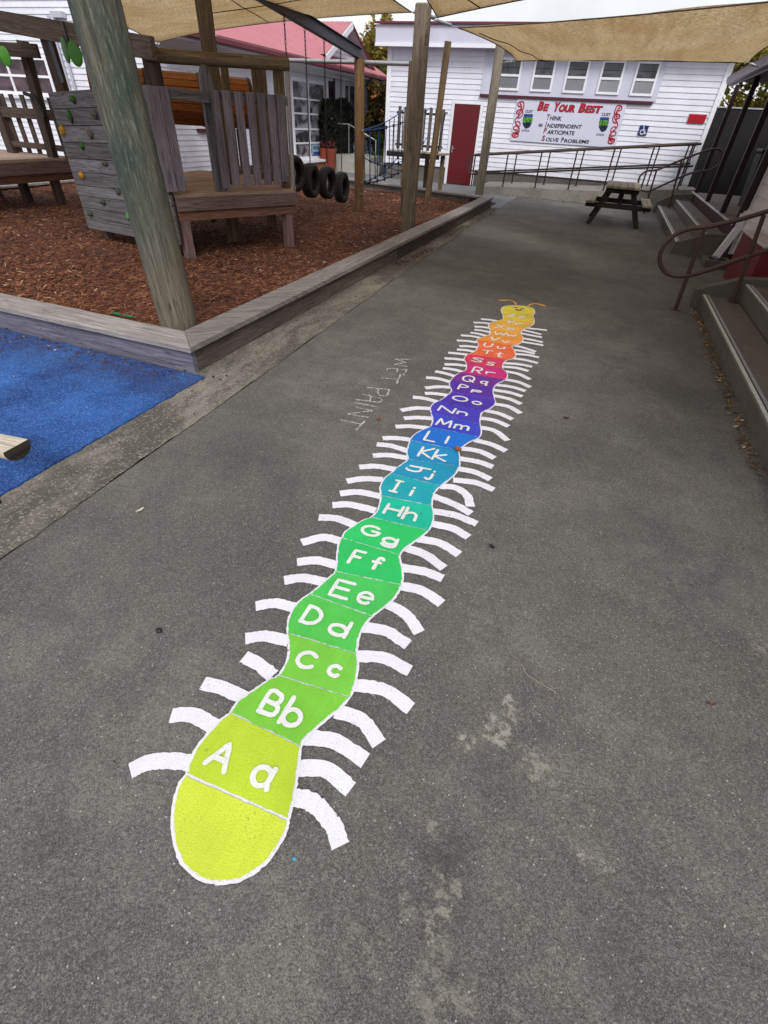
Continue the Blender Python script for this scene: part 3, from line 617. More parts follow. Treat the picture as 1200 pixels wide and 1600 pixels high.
def stroke(mb, pts, wd, z, rough=.0012, round_=True):
    pts = [Vector((p[0], p[1])) for p in pts]; pts = dens(pts, .012, False); n = len(pts)
    if n < 2: return
    lp = []; rp = []
    for i, p in enumerate(pts):
        d = pts[min(n - 1, i + 1)] - pts[max(0, i - 1)]
        if d.length < 1e-9: continue
        d.normalize(); q = Vector((-d.y, d.x)); w2 = wd / 2
        lp.append(p + q * (w2 + random.gauss(0, rough))); rp.append(p - q * (w2 + random.gauss(0, rough)))
    for i in range(len(lp) - 1):
        za, zb = z + i * 1.2e-5, z + (i + 1) * 1.2e-5; mb.face([(*lp[i], za), (*rp[i], za), (*rp[i + 1], zb), (*lp[i + 1], zb)], None, .5)
    if round_:
        zz = z + n * 1.2e-5
        for (p, d) in ((pts[0], pts[0] - pts[1]), (pts[-1], pts[-1] - pts[-2])):
            if d.length < 1e-9: continue
            a0 = math.degrees(math.atan2(d.y, d.x)); zz += .0002
            mb.face([(*q, zz) for q in arc(p.x, p.y, wd / 2, wd / 2, a0 - 90, a0 + 90, 8)], None, .5)
def letter(ch_, parent, u):
    f, x0, x1, y0, y1 = BOX[ch_]; a = Vector(f(x0, y0)); b = Vector(f(x1, y1)); cpx = (a + b) / 2; bw, bh = b.x - a.x, b.y - a.y
    c = g2(cpx); v = Vector((0, 1)); ju = (proj(c + u * .01) - proj(c)) / .01; jv = (proj(c + v * .01) - proj(c)) / .01
    ux, uy, vx, vy = abs(ju.x), abs(ju.y), abs(jv.x), abs(jv.y); det = ux * vy - vx * uy
    wg = (bw * vy - vx * bh) / det; hg = (ux * bh - uy * bw) / det
    wd = .0172 if ch_ in 'ABCDEFGHabcdefgh' else .0165
    wg = max(wg * 1.36 - wd * .7, .02); hg = max(hg * 1.03 - wd * .8, .03)
    if ch_ not in 'IiljJrftT': wg = max(wg, hg * (.68 if ch_.islower() else .55))
    if ch_ in 'eagsd': wg = max(wg, .062); hg = max(hg, .062)
    if ch_ in 'lifrtj': wg = max(wg, hg * .4)
    mb = MB(); z = .0115
    for st in GL[ch_]:
        pts = [c + u * (x - .5) * wg + v * (y - .5) * hg for x, y in st]
        if len(pts) in (3, 4, 5, 6, 7) and ch_ in 'BDbdSsJjUuhnmtfgpqRrPGC': pts = cat(pts, 4)
        stroke(mb, pts, wd, z, .0006); z += .0016
    o = mb.build('letter', roadpaint((222, 223, 220), .6, .07), parent); return o
for i, c in enumerate(letters):
    nx = letters[i + 1] if i < 25 else '!'
    L = LC[LI[c]:LI[nx] + 1]; Rr = RC[RI[c]:RI[nx] + 1]
    g = .0022
    lo = [L[0] + (Rr[0] - L[0]) * k / 12 + Vector((0, g)) for k in range(13)]; hi = [L[-1] + (Rr[-1] - L[-1]) * k / 12 - Vector((0, g * .6)) for k in range(13)]
    poly = [p + Vector((.0048, 0)) for p in L[1:-1]] + hi + [p - Vector((.0048, 0)) for p in reversed(Rr[1:-1])] + list(reversed(lo))
    poly[:] = [Vector(p) for p in poly]
    seg = tri_sheet(MB(), jit(dens(poly, .012), .0011), .009).build('body_segment', roadpaint(tuple(v * .94 for v in COLS[c])), cp)
    seg['label'] = 'painted body segment with letters %s%s' % (c, c.lower())
    u = ((Rr[0] - L[0]).normalized() + (Rr[-1] - L[-1]).normalized()).normalized()
    letter(c, seg, u); letter(c.lower(), seg, u)
LEGS_L = [
 vv(v4, (62, 432), (120, 402), (180, 390), (245, 390), (310, 398)), vv(v4, (228, 205), (320, 205), (410, 252)), vv(v4, (358, 73), (440, 95), (530, 135)), vv(v3, (70, 622), (145, 660), (222, 722)),
 vv(v3, (78, 530), (180, 515), (305, 542)), vv(v3, (132, 360), (230, 345), (335, 368)), vv(v3, (280, 225), (380, 212), (492, 235)), vv(v3, (347, 130), (450, 122), (560, 148)),
 [(471.6, 849), (505, 840.5), (530, 846)], [(498, 809), (527, 811), (556, 822)], vv(v2, (73, 562), (180, 560), (325, 596)), vv(v2, (117, 495), (230, 487), (355, 512)), vv(v2, (157, 422), (250, 408), (370, 412)),
 vv(v2, (230, 340), (330, 335), (445, 354)), vv(v2, (310, 273), (400, 270), (512, 287)), vv(v2, (332, 205), (420, 215), (518, 246)), vv(v2, (367, 170), (450, 170), (532, 180)),
 vv(v1, (72, 910), (170, 908), (290, 922)), vv(v1, (125, 857), (210, 852), (300, 858)), vv(v1, (105, 808), (200, 793), (295, 797)), vv(v1, (180, 725), (260, 735), (340, 757)), vv(v1, (255, 700), (330, 703), (415, 717)),
 vv(v1, (258, 668), (340, 660), (412, 663)), vv(v1, (262, 603), (340, 610), (418, 632)), vv(v1, (320, 563), (380, 575), (445, 594)), vv(v1, (368, 543), (440, 553), (500, 570)), vv(v1, (378, 520), (450, 522), (518, 531)),
 vv(v1, (378, 482), (440, 485), (506, 493)), vv(v1, (400, 447), (460, 452), (535, 461)), vv(v1, (455, 427), (515, 432), (578, 443)), vv(v1, (470, 405), (530, 406), (586, 413)), vv(v1, (455, 370), (520, 374), (580, 382)),
 vv(v1, (480, 338), (550, 344), (614, 357)), vv(v1, (540, 320), (590, 328), (645, 343)), vv(v1, (565, 303), (610, 308), (664, 319)), vv(v1, (565, 284), (610, 286), (658, 293)), vv(v1, (560, 258), (610, 259), (668, 265)), vv(v1, (605, 236), (660, 241), (714, 250))]
LEGS_R = [
 vv(v4, (720, 540), (785, 550), (840, 590), (890, 655), (918, 738)), vv(v4, (735, 420), (860, 425), (960, 507)), vv(v4, (770, 293), (900, 312), (1020, 390)), vv(v4, (900, 187), (1005, 225), (1075, 322)),
 vv(v3, (640, 768), (800, 795), (940, 892)), vv(v3, (655, 620), (800, 630), (935, 697)), vv(v3, (680, 468), (810, 490), (925, 562)), vv(v3, (822, 348), (915, 405), (985, 497)), vv(v3, (880, 253), (1000, 280), (1100, 347)),
 vv(v3, (885, 158), (1010, 180), (1105, 217)), vv(v2, (480, 806), (610, 850), (725, 932)), vv(v2, (558, 757), (700, 785), (815, 852)), vv(v2, (658, 673), (780, 700), (868, 752)), vv(v2, (652, 597), (790, 620), (918, 672)),
 vv(v2, (655, 507), (780, 555), (885, 612)), vv(v2, (700, 453), (790, 460), (860, 505), (882, 572)), vv(v2, (780, 414), (910, 430), (1018, 472)), vv(v2, (805, 348), (910, 370), (998, 412)), vv(v2, (805, 288), (920, 308), (1012, 340)),
 vv(v2, (820, 229), (930, 245), (1022, 287)), vv(v1, (562, 993), (670, 1020), (762, 1062)), vv(v1, (597, 914), (690, 935), (772, 997)), vv(v1, (592, 854), (690, 870), (778, 907)), vv(v1, (627, 808), (720, 828), (802, 864)),
 vv(v1, (690, 768), (780, 785), (852, 827)), vv(v1, (682, 713), (780, 735), (857, 767)), vv(v1, (677, 679), (780, 695), (864, 720)), vv(v1, (687, 647), (790, 660), (884, 687)), vv(v1, (757, 613), (840, 630), (914, 662)),
 vv(v1, (758, 563), (840, 580), (912, 614)), vv(v1, (742, 534), (830, 543), (902, 562)), vv(v1, (747, 511), (840, 518), (925, 534)), vv(v1, (792, 480), (880, 492), (962, 512)), vv(v1, (812, 454), (900, 462), (968, 477)),
 vv(v1, (812, 429), (880, 438), (942, 453)), vv(v1, (797, 399), (870, 415), (947, 441)), vv(v1, (847, 377), (920, 388), (995, 401)), vv(v1, (862, 355), (930, 367), (992, 381)), vv(v1, (852, 324), (920, 338), (987, 351)),
 vv(v1, (862, 304), (920, 317), (982, 333)), vv(v1, (882, 291), (950, 298), (1018, 306))]
for i, lg in enumerate(LEGS_L + LEGS_R):
    pts = cat([g2(p) for p in lg], 8); mb = MB(); stroke(mb, pts, .052 if i < 60 else .05, .003 + .0007 * (i % 3), .0012, False); mb.build('leg', WH, cp)
OR = roadpaint((246, 178, 84), .3)
for pts, ws in ((vv(v1, (826, 146), (812, 128), (790, 119), (765, 117), (740, 119), (714, 117)), (1, 1, 1.1, 1.4, 2, 1.2)), (vv(v1, (900, 153), (918, 144), (940, 140), (965, 143), (990, 150), (1012, 156)), (1, 1.1, 1.3, 1.8, 2.3, 1.2))):
    q = cat([g2(p) for p in pts], 5); mb = MB(); n = len(q); lw = []
    for i in range(n):
        t = i / (n - 1) * 5; k = min(4, int(t)); lw.append(.021 * (ws[k] + (ws[k + 1] - ws[k]) * (t - k)))
    for i in range(n - 1):
        d = (q[i + 1] - q[i]).normalized(); s_ = Vector((-d.y, d.x)); mb.face([(*(q[i] + s_ * lw[i] / 2), .004), (*(q[i] - s_ * lw[i] / 2), .004), (*(q[i + 1] - s_ * lw[i + 1] / 2), .004), (*(q[i + 1] + s_ * lw[i + 1] / 2), .004)])
    mb.build('antenna', OR, cp)
def vh(x, y): return (770 + x / 12, 455 + y / 12)
for c in ((408, 326), (575, 352)):
    cc = g2(vh(*c)); mb = MB(); mb.face([(cc.x + .030 * math.cos(a * .5236), cc.y + .040 * math.sin(a * .5236), .0115) for a in range(12)]); mb.build('eye_patch', roadpaint((226, 222, 190), .2), head)
DK = roadpaint((30, 28, 26), .2)
for st in (((395, 328), (418, 327), (442, 330)), ((535, 350), (562, 350), (588, 356))):
    mb = MB(); stroke(mb, cat([g2(vh(*p)) for p in st], 4), .022, .0145); mb.build('eye', DK, head)
mb = MB(); stroke(mb, cat([g2(vh(*p)) for p in ((435, 362), (465, 378), (495, 380), (522, 374))], 4), .02, .0145); mb.build('mouth', DK, head)
# chalk words
def vc(x, y): return (400 + .25 * x, 520 + .25 * y)
CH = [[[(968, 168), (868, 166)], [(868, 166), (940, 188)], [(940, 188), (862, 199)], [(862, 199), (946, 214)]], [[(822, 224), (944, 232)], [(822, 224), (819, 240)], [(886, 226), (880, 250)], [(944, 232), (918, 268)]],
      [[(785, 282), (895, 293)], [(905, 260), (878, 320)]], [[(695, 343), (832, 356)], [(830, 355), (826, 385), (805, 398), (775, 395), (762, 375), (765, 350)]], [[(665, 385), (775, 410), (790, 422), (770, 438), (622, 418)], [(722, 397), (712, 432)]],
      [[(615, 438), (752, 463)]], [[(625, 468), (730, 488)], [(730, 488), (575, 510)], [(575, 510), (702, 532)]], [[(528, 545), (657, 573)], [(682, 550), (625, 612)]]]
ct = thing('chalk_writing', G(585, 610), 'WET PAINT written in thin white chalk beside the caterpillar', 'chalk writing')
for c, sts in zip('WETPAINT', CH):
    mb = MB(); z = .003
    for st in sts: stroke(mb, [g2(vc(*p)) for p in st], .011, z, .003, False); z += .0005
    mb.build('letter', chalk(), ct)['label'] = 'chalk letter ' + c

# ------------------------------------------------------------------ small things on the ground
def scrap(name, px, l, wd, c, label, ct_, z=.0):
    p = G(*px); a = random.random() * 6.28; mb = MB(); d = Vector((math.cos(a), math.sin(a), 0)); s_ = Vector((-d.y, d.x, 0)); n = 7
    for i in range(n):
        t0, t1 = i / n - .5, (i + 1) / n - .5; w0 = wd / 2 * math.sqrt(max(.02, 1 - (2 * t0) ** 2)); w1 = wd / 2 * math.sqrt(max(.02, 1 - (2 * t1) ** 2))
        h0, h1 = .004 + z + .012 * abs(t0), .004 + z + .012 * abs(t1)
        for sg in (-1, 1):
            q = [p + d * t0 * l + Vector((0, 0, h0)), p + d * t1 * l + Vector((0, 0, h1)), p + d * t1 * l + s_ * sg * w1 + Vector((0, 0, h1 + .01)), p + d * t0 * l + s_ * sg * w0 + Vector((0, 0, h0 + .01))]
            mb.face(q if sg < 0 else q[::-1])
    return tag(mb.build(name, paint(c, .7, .3), None, p), label, ct_)
scrap('fallen_leaf', (715, 707), .05, .045, (150, 84, 44), 'curled orange brown leaf lying at the edge of the L segment', 'leaf', .012)
scrap('fallen_leaf', (1110, 1103), .016, .01, (140, 92, 60), 'tiny orange leaf alone on the empty asphalt', 'leaf')
scrap('fallen_leaf', (884, 655), .035, .02, (84, 58, 44), 'small brown leaf right of the caterpillar legs near N', 'leaf')
scrap('fallen_leaf', (768, 857), .03, .02, (40, 38, 36), 'dark crumpled leaf bit beside the legs near H', 'leaf')
scrap('fallen_leaf', (592, 657), .03, .025, (142, 78, 48), 'rust coloured leaf scrap below the chalk writing', 'leaf')
scrap('fallen_leaf', (220, 800), .045, .015, (205, 200, 188), 'pale dry leaf lying on asphalt near the concrete edging', 'leaf')
p = G(249, 987); tag(MB().blob((p.x, p.y, .008), .014, .011, .009).build('pebble', paint((44, 42, 40)), None, p), 'small dark pebble alone left of the D segment', 'stone')
p = G(460, 1342); tag(MB().blob((p.x, p.y, .002), .006, .005, .002).build('paint_drip', paint((60, 160, 190)), None, p), 'tiny turquoise paint drip near the yellow tail', 'paint drip')
tw = cat([G(815, 1040), G(822, 1054), G(840, 1066), G(868, 1083)], 6); tag(MB().tube([(q.x, q.y, .005) for q in tw], .0018, 5).build('twig', paint((150, 140, 122)), None, G(840, 1066)), 'thin pale curved twig lying on the asphalt', 'twig')
for (px, lb) in (((203, 497), 'bright green plastic scrap lying on bark by the near edging'), ((184, 493), 'small red and green plastic peg half buried in bark')):
    p = G(*px, .05); mb = MB(); mb.blob((p.x, p.y, .065), .045, .018, .012, 8, 5, .3); mb.tube([(p.x - .05, p.y, .06), (p.x - .09, p.y + .02, .058)], .008, 6)
    tag(mb.build('plastic_scrap', paint((22, 122, 70), .4), None, p), lb, 'plastic scrap')
def litter(name, cx, n, spread, cols, label, lmin=.015, lmax=.05):
    mb = MB()
    for _ in range(n):
        q = cx(); a = random.random() * 6.28; l = random.uniform(lmin, lmax); wd = l * random.uniform(.3, .6); d = Vector((math.cos(a), math.sin(a), random.gauss(0, .25))); s_ = Vector((-math.sin(a), math.cos(a), random.gauss(0, .4)))
        o = Vector((q[0], q[1], .008 + random.random() * .012)); mb.face([o - d * l / 2, o + s_ * wd / 2, o + d * l / 2, o - s_ * wd / 2])
    return tag(mb.build(name, leaf(*cols, trans=.1)), label, 'leaf litter', kind='stuff')
BR = ((52, 34, 24), (128, 78, 44), (176, 128, 84))
def along(pts, sx, sy):
    def f():
        i = random.randrange(len(pts) - 1); t = random.random(); a, b = pts[i], pts[i + 1]; return (a[0] + (b[0] - a[0]) * t + random.gauss(0, sx), a[1] + (b[1] - a[1]) * t + random.gauss(0, sy))
    return f
litter('leaf_litter', along([(-2.48, 7), (-2.42, 8.6)], .05, .1), 230, 0, BR, 'brown leaf litter gathered against the path side edging')
litter('leaf_litter', along([(-2.5, 9.5), (-2.45, 13.9)], .05, .1), 260, 0, BR, 'brown leaf litter in the far gutter of the edging')
litter('leaf_litter', along([(-2.35, 1.6), (-2.45, 6.6)], .09, .1), 120, 0, ((40, 30, 24), (90, 66, 46), (140, 112, 80)), 'scattered dirt and leaf bits along the concrete edging', .008, .03)
litter('leaf_litter', along([(1.385, 7.0), (1.36, 3.2)], .028, .05), 700, 0, ((56, 40, 26), (134, 98, 58), (200, 180, 146)), 'dry leaf litter at the foot of the near steps', .01, .04)
litter('leaf_litter', along([(-7, 2.62), (-2.6, 2.68)], .1, .07), 620, 0, ((40, 28, 24), (104, 70, 54), (188, 170, 150)), 'bark bits spilled on the blue rubber below the edging', .008, .04)
litter('leaf_litter', along([(-2.9, 17.5), (-.2, 17.55), (1.2, 17.4)], .2, .03), 160, 0, ((30, 26, 22), (84, 70, 56), (200, 196, 190)), 'leaf litter along the foot of the concrete ramp', .02, .07)
litter('leaf_litter', lambda: (random.uniform(-2, 1.3), random.uniform(.2, 13)), 260, 0, ((60, 56, 50), (130, 124, 112), (214, 210, 200)), 'tiny pale bits scattered over the asphalt', .004, .013)
litter('leaf_litter', lambda: (random.uniform(-6, -2.6), random.uniform(.9, 2.7)), 260, 0, ((60, 52, 50), (150, 140, 130), (230, 226, 220)), 'tiny chips scattered over the blue rubber', .006, .02)

# ------------------------------------------------------------------ log bench at the left
bt = thing('log_bench', (-2.75, .98, .014), 'half round log bench seat on the blue rubber', 'bench')
z = .36; a = G(41, 688, z); b = G(8, 706, z)
ce = (a + b) / 2; axis = Vector((-1, -.12, 0)).normalized(); sd_ = (a - b).normalized(); hw = (a - b).length / 2 + .01
mb = MB(); prof = [(hw, 0)] + [(hw * 1.05 * math.cos(R(t)), -hw * 1.05 * abs(math.sin(R(t))) ** .8) for t in range(-8, -173, -16)] + [(-hw, 0)]
ring = lambda o: [o + sd_ * x + Vector((0, 0, y)) for x, y in prof]
r0 = ring(ce); r1 = ring(ce + axis * 1.8); n = len(prof)
MB().face(r0, [(.3 * q.x, .3 * q.z) for q in r0], .1); eg_ = MB(); eg_.face([q - axis * .002 for q in r0], [(.3 * q.x, .3 * q.z) for q in r0], .1); eg_.build('end_grain', wood((70, 62, 54), (40, 34, 30)), bt); mb.face(r1[::-1], None, .1)
for i in range(n):
    j = (i + 1) % n; mb.face([r0[j], r0[i], r1[i], r1[j]], [(0, i * .03), (0, j * .03), (1.8, j * .03), (1.8, i * .03)][::1], .9)
mb.build('seat', wood((176, 168, 152), (128, 122, 108)), bt)
for k in (.62, 1.4):
    mb = MB(); q = ce + axis * k; mb.tube([(q.x, q.y, .0), (q.x, q.y, z - .06)], .06, 12); mb.build('leg', WOOD, bt)
q = G(2, 787); mb = MB().blob((q.x - .02, q.y - .01, .01), .03, .02, .012); tag(mb.build('stone', paint((52, 44, 40)), None, (q.x - .02, q.y - .01, 0)), 'dark stone on the concrete edging beside the blue rubber', 'stone')

# ================================================================== BUILDINGS
def boards(mb, a, b, z0, z1, n, pitch, jitx=0):     # lapped weatherboards on the upright plane a-b facing n
    a = Vector((*a, 0)); b = Vector((*b, 0)); n = Vector((*n, 0)).normalized(); L = (b - a).length; z = z0; flip = (b - a).cross(Vector((0, 0, 1))).dot(n) < 0
    while z < z1 - .01:
        h = min(pitch, z1 - z); o0 = n * .026; o1 = n * .006; ou = random.random() * 9
        for (p0, p1, q0, q1, za, zb) in ((a + o0, b + o0, a + o1, b + o1, z, z + h + .006), (a, b, a + o0, b + o0, z, z)):
            q = [(p0.x, p0.y, za), (p1.x, p1.y, za), (q1.x, q1.y, zb), (q0.x, q0.y, zb)]
            mb.face(q[::-1] if flip else q, [(ou, 0), (ou + L, 0), (ou + L, h), (ou, h)], random.uniform(.2, 1))
        z += h
    q = [(a.x, a.y, z0), (b.x, b.y, z0), (b.x, b.y, z1), (a.x, a.y, z1)]; mb.face(q[::-1] if flip else q, None, .5)
    return mb
def window(par, A, B, z0, z1, n, mull=(), rails=(), fw_=.07, pane=None, sill=None, fm=None, panes=None, frosts=()):
    # framed window on the plane A-B; mull: fractions along, rails: heights; pane and bars are separate meshes
    A = Vector((*A, 0)); B = Vector((*B, 0)); n = Vector((*n, 0)).normalized(); d = (B - A).normalized(); L = (B - A).length; fm = fm or WHITE2
    fr = MB(); up = (0, 0, 1)
    def hb(z, h, u0=0, u1=L, dep=.05, ins=.045): p = A + d * u0 + n * ins; q = A + d * u1 + n * ins; fr.bar((p.x, p.y, z), (q.x, q.y, z), dep, h, up, .9)
    def vb(u, wd, za=z0, zb=z1, dep=.05, ins=.045): p = A + d * u + n * ins; fr.bar((p.x, p.y, za), (p.x, p.y, zb), wd, dep, n, .9)
    hb(z0 + fw_ / 2, fw_); hb(z1 - fw_ / 2, fw_); vb(fw_ / 2, fw_, z0 + fw_, z1 - fw_); vb(L - fw_ / 2, fw_, z0 + fw_, z1 - fw_)
    for m_ in mull: vb(m_ * L, .055, z0 + fw_, z1 - fw_, .045)
    cuts = [fw_] + [m_ * L for m_ in mull] + [L - fw_]
    for r in rails:
        for u0, u1 in zip(cuts[:-1], cuts[1:]): hb(r, .05, u0 + (.028 if u0 > fw_ else 0), u1 - (.028 if u1 < L - fw_ else 0), .04)
    f = fr.build('window', fm, par, bevel=.003)
    zs = [z0 + fw_] + sorted(rails) + [z1 - fw_]
    pm = MB(); lo = MB()
    for i, (u0, u1) in enumerate(zip(cuts[:-1], cuts[1:])):
        for j, (za, zb) in enumerate(zip(zs[:-1], zs[1:])):
            p = A + d * u0 + n * .032; q = A + d * u1 + n * .032; (lo if j in frosts else pm).face([(p.x, p.y, za), (q.x, q.y, za), (q.x, q.y, zb), (p.x, p.y, zb)])
    if pm.v: pm.build('pane', pane or glass(), f)
    if lo.v: lo.build('pane', frosted(), f)
    if sill: p = A + n * .06 - d * .06; q = B + n * .06 + d * .06; MB().bar((p.x, p.y, z0 - .035), (q.x, q.y, z0 - .035), .11, .07, up, .9).build('sill', sill, f, bevel=.004)
    return f

# ---- school hall across the end of the path
WY = 19.61
hall = thing('school_hall', (-2.6, WY, 0), 'white weatherboard hall with red door and row of windows across the end of the path', 'building')
xl = -7.62; xr = 2.27
boards(MB(), (xl, WY), (xr, WY), .45, 3.5, (0, -1), .1265).build('wall', WHITE, hall)
boards(MB(), (xl, WY + .01), (xl, WY + 9), .45, 3.5, (-1, 0), .1265).build('wall', WHITE, hall)
boards(MB(), (xr, WY + 9), (xr, WY + .01), .45, 3.5, (1, 0), .1265).build('wall', WHITE, hall)
MB().box(xl + .03, xr - .03, WY + .03, WY + 8.9, -.01, .452).build('foundation', concrete((104, 100, 98), .4, .1), hall)
for x in (xl + .03, xr - .05): MB().box(x - .075, x + .075, WY - .05, WY - .0265, .44, 3.5, .8).build('corner_board', WHITE2, hall, bevel=.004)
xm = VY(771, 110, WY).x; MB().box(xm - .035, xm + .035, WY - .045, WY - .0265, 2.35, 3.39, .8).build('cover_board', WHITE2, hall, bevel=.004)
MB().box(xl - .32, xr + .3, WY - .42, WY - .39, 3.44, 3.86, .8).build('fascia', paint((205, 206, 222)), hall)
MB().box(xl - .32, xr + .3, WY - .46, WY - .422, 3.38, 3.46, .8).build('fascia_trim', WHITE2, hall)
MB().box(xl - .3, xr + .28, WY - .388, WY, 3.40, 3.42, .6).build('soffit', WHITE, hall)
rf = MB()
rf.hexa([(xl - .35, WY - .5, 3.87), (xr + .35, WY - .5, 3.87), (xr + .35, WY + 4.5, 4.30), (xl - .35, WY + 4.5, 4.30), (xl - .35, WY - .5, 3.92), (xr + .35, WY - .5, 3.92), (xr + .35, WY + 4.5, 4.36), (xl - .35, WY + 4.5, 4.36)])
rf.hexa([(xl - .35, WY + 4.51, 4.30), (xr + .35, WY + 4.51, 4.30), (xr + .35, WY + 9.4, 3.87), (xl - .35, WY + 9.4, 3.87), (xl - .35, WY + 4.51, 4.36), (xr + .35, WY + 4.51, 4.36), (xr + .35, WY + 9.4, 3.92), (xl - .35, WY + 9.4, 3.92)])
rf.build('roof', paint((118, 52, 74), .5), hall)
ga = MB()
for x in (xl, xr): ga.face([(x, WY, 3.5), (x, WY + 9, 3.5), (x, WY + 4.5, 4.28)])
ga.build('gable_end', WHITE, hall)
d0 = VY(711.5, 161, WY); d1 = VY(752, 161.5, WY); zt = d0.z; xa, xb = d0.x, d1.x + .0
db = VY(698, 287, WY).z
dr = MB().box(xa, xb, WY - .05, WY - .028, db + .02, zt - .02, .7).build('door', REDDOOR, hall, bevel=.003); MB().box(xa + .03, xb - .03, WY - .054, WY - .0505, db + .04, db + .40, .4).build('kick_plate', paint((98, 30, 36), .3), dr)
hd = MB(); hx = xa + .08; hd.box(hx - .02, hx + .02, WY - .062, WY - .0505, db + .88, db + 1.06); hd.tube([(hx, WY - .06, db + 1.0), (hx, WY - .1, db + 1.0), (hx + .1, WY - .1, db + .99)], .009, 8); hd.build('handle', GALV, dr)
df = MB().box(xa - .09, xa - .003, WY - .06, WY - .0265, db - .03, zt + .06).box(xb + .003, xb + .09, WY - .06, WY - .0265, db - .03, zt + .06).box(xa - .003, xb + .003, WY - .058, WY - .0265, zt - .015, zt + .058); df.build('door_frame', WHITE2, hall, bevel=.003)
MB().box(xa - .1, xb + .1, WY - .3, WY - .03, -.005, db).build('door_step', concrete((112, 108, 104)), hall, bevel=.008)
# windows: picture coordinates of the upper sash edges
def vb6(x, y): return VY(770 + x * .241667, 80 + y * .241667, WY)
wl = VY(765, 150, WY).x - .3; we = vb6(1092, 150).x
zsill = vb6(600, 312).z; zlow = vb6(500, 272).z; zmid = vb6(545, 172).z; ztop = 3.22
band = MB().box(wl, we + .06, WY - .045, WY - .0265, zsill + .02, ztop + .12, .8).build('window_band', paint((206, 208, 226)), hall)
for i, (x0, x1) in enumerate(((40, 181), (258, 396), (470, 615), (692, 842), (915, 1066))):
    xa_, xb_ = vb6(x0, 165).x, vb6(x1, 165).x
    fr = MB(); fwd = .055
    for (p, q, r, s_) in ((xa_, xa_ + fwd, zlow, ztop), (xb_ - fwd, xb_, zlow, ztop)): fr.box(p, q, WY - .085, WY - .046, r, s_, .9)
    for (r, s_) in ((zlow, zlow + fwd), (zmid - .028, zmid + .028), (ztop - fwd, ztop)): fr.box(xa_ + fwd, xb_ - fwd, WY - .083, WY - .046, r, s_, .9)
    f = fr.build('window', WHITE2, hall, bevel=.003)
    lv = MB(); zz = zmid + .03
    while zz < ztop - fwd - .02:
        z2 = min(zz + .15, ztop - fwd); lv.face([(xa_ + fwd, WY - .075, zz), (xb_ - fwd, WY - .075, zz), (xb_ - fwd, WY - .052, z2 + .01), (xa_ + fwd, WY - .052, z2 + .01)]); zz += .15
    lv.build('louvre', glass((52, 54, 60), .15), f)
    MB().face([(xa_ + fwd, WY - .06, zlow + fwd), (xb_ - fwd, WY - .06, zlow + fwd), (xb_ - fwd, WY - .06, zmid - .028), (xa_ + fwd, WY - .06, zmid - .028)]) and None
    pn = MB(); pn.face([(xa_ + fwd, WY - .06, zlow + fwd), (xb_ - fwd, WY - .06, zlow + fwd), (xb_ - fwd, WY - .06, zmid - .028), (xa_ + fwd, WY - .06, zmid - .028)]); pn.build('pane', frosted((108 + i * 5, 110 + i * 5, 118 + i * 4)), f)
MB().box(wl, we, WY - .1, WY - .0265, zsill - .05, zsill + .018, .7).build('sill', paint((84, 40, 52)), hall, bevel=.004)

# ---- writing
def txt(body, bl, br, top, m, parent, Y, shear=.0, bold=0, name='lettering', pl=VY):
    cu = bpy.data.curves.new('t', 'FONT'); cu.body = body; cu.offset = bold; cu.resolution_u = 3; cu.fill_mode = 'FRONT'
    o = bpy.data.objects.new('t', cu); COL.objects.link(o); dg = bpy.context.evaluated_depsgraph_get(); me = bpy.data.meshes.new_from_object(o.evaluated_get(dg)); bpy.data.objects.remove(o)
    vs = [v.co.copy() for v in me.vertices]; x0 = min(v.x for v in vs); x1 = max(v.x for v in vs); y0 = min(v.y for v in vs); y1 = max(v.y for v in vs)
    P0 = pl(*bl, Y); P1 = pl(*br, Y); PT = pl(*top, Y); H = PT.z - (P0.z + P1.z) / 2
    if 'Q' in body or 'J' in body: y0 = 0
    mb = MB(); pts = []
    for v in vs:
        t = (v.x - x0) / (x1 - x0); s_ = (v.y - y0) / (y1 - y0); p = P0 + (P1 - P0) * t; pts.append(Vector((p.x + shear * s_ * H, Y, p.z + s_ * H)))
    mb.v = [tuple(p) for p in pts]
    for f in me.polygons: mb.f.append(tuple(f.vertices)); mb.uv.append([(0, 0)] * len(f.vertices)); mb.t.append(.9); mb.sm.append(False)
    bpy.data.meshes.remove(me); return mb.build(name, m, parent)
BY = WY - .06
def bp(x, y): return (795 + x * .158333, 145 + y * .158333)
c0, c1, c2, c3 = VY(808.2, 154.4, BY), VY(979.5, 161, BY), VY(961, 230.3, BY), VY(797.2, 220.3, BY)
bx0, bx1 = (c0.x + c3.x) / 2, (c1.x + c2.x) / 2; bz0, bz1 = (c2.z + c3.z) / 2, (c0.z + c1.z) / 2
ban = thing('banner_sign', ((bx0 + bx1) / 2, BY, bz0), 'white school banner reading BE YOUR BEST on the weatherboard wall', 'banner')
MB().box(bx0, bx1, BY, BY + .03, bz0, bz1, .9).build('board', paint((206, 208, 226), .45, .04), ban, bevel=.003)
INK = paint((24, 24, 28), .5, .02); REDI = paint((168, 32, 56), .5, .02); DRED = paint((120, 26, 40), .5, .02)
SH = .16
for s_, x0, x1, yb0, yb1, yt in (('B', 278, 328, 176, 178, 80), ('E', 334, 376, 179, 181, 104), ('Y', 428, 480, 184, 187, 88), ('OUR', 482, 642, 188, 194, 112), ('B', 680, 738, 195, 197, 98), ('EST', 744, 900, 197, 203, 122)):
    ym = (yt + 2)
    txt(s_, bp(x0 + 2, yb0 + 3), bp(x1 + 4, yb1 + 3), bp((x0 + x1) / 2, ym + 2), INK, ban, BY - .004, SH, .06)
    txt(s_, bp(x0, yb0), bp(x1, yb1), bp((x0 + x1) / 2, ym), REDI, ban, BY - .008, SH, .058)
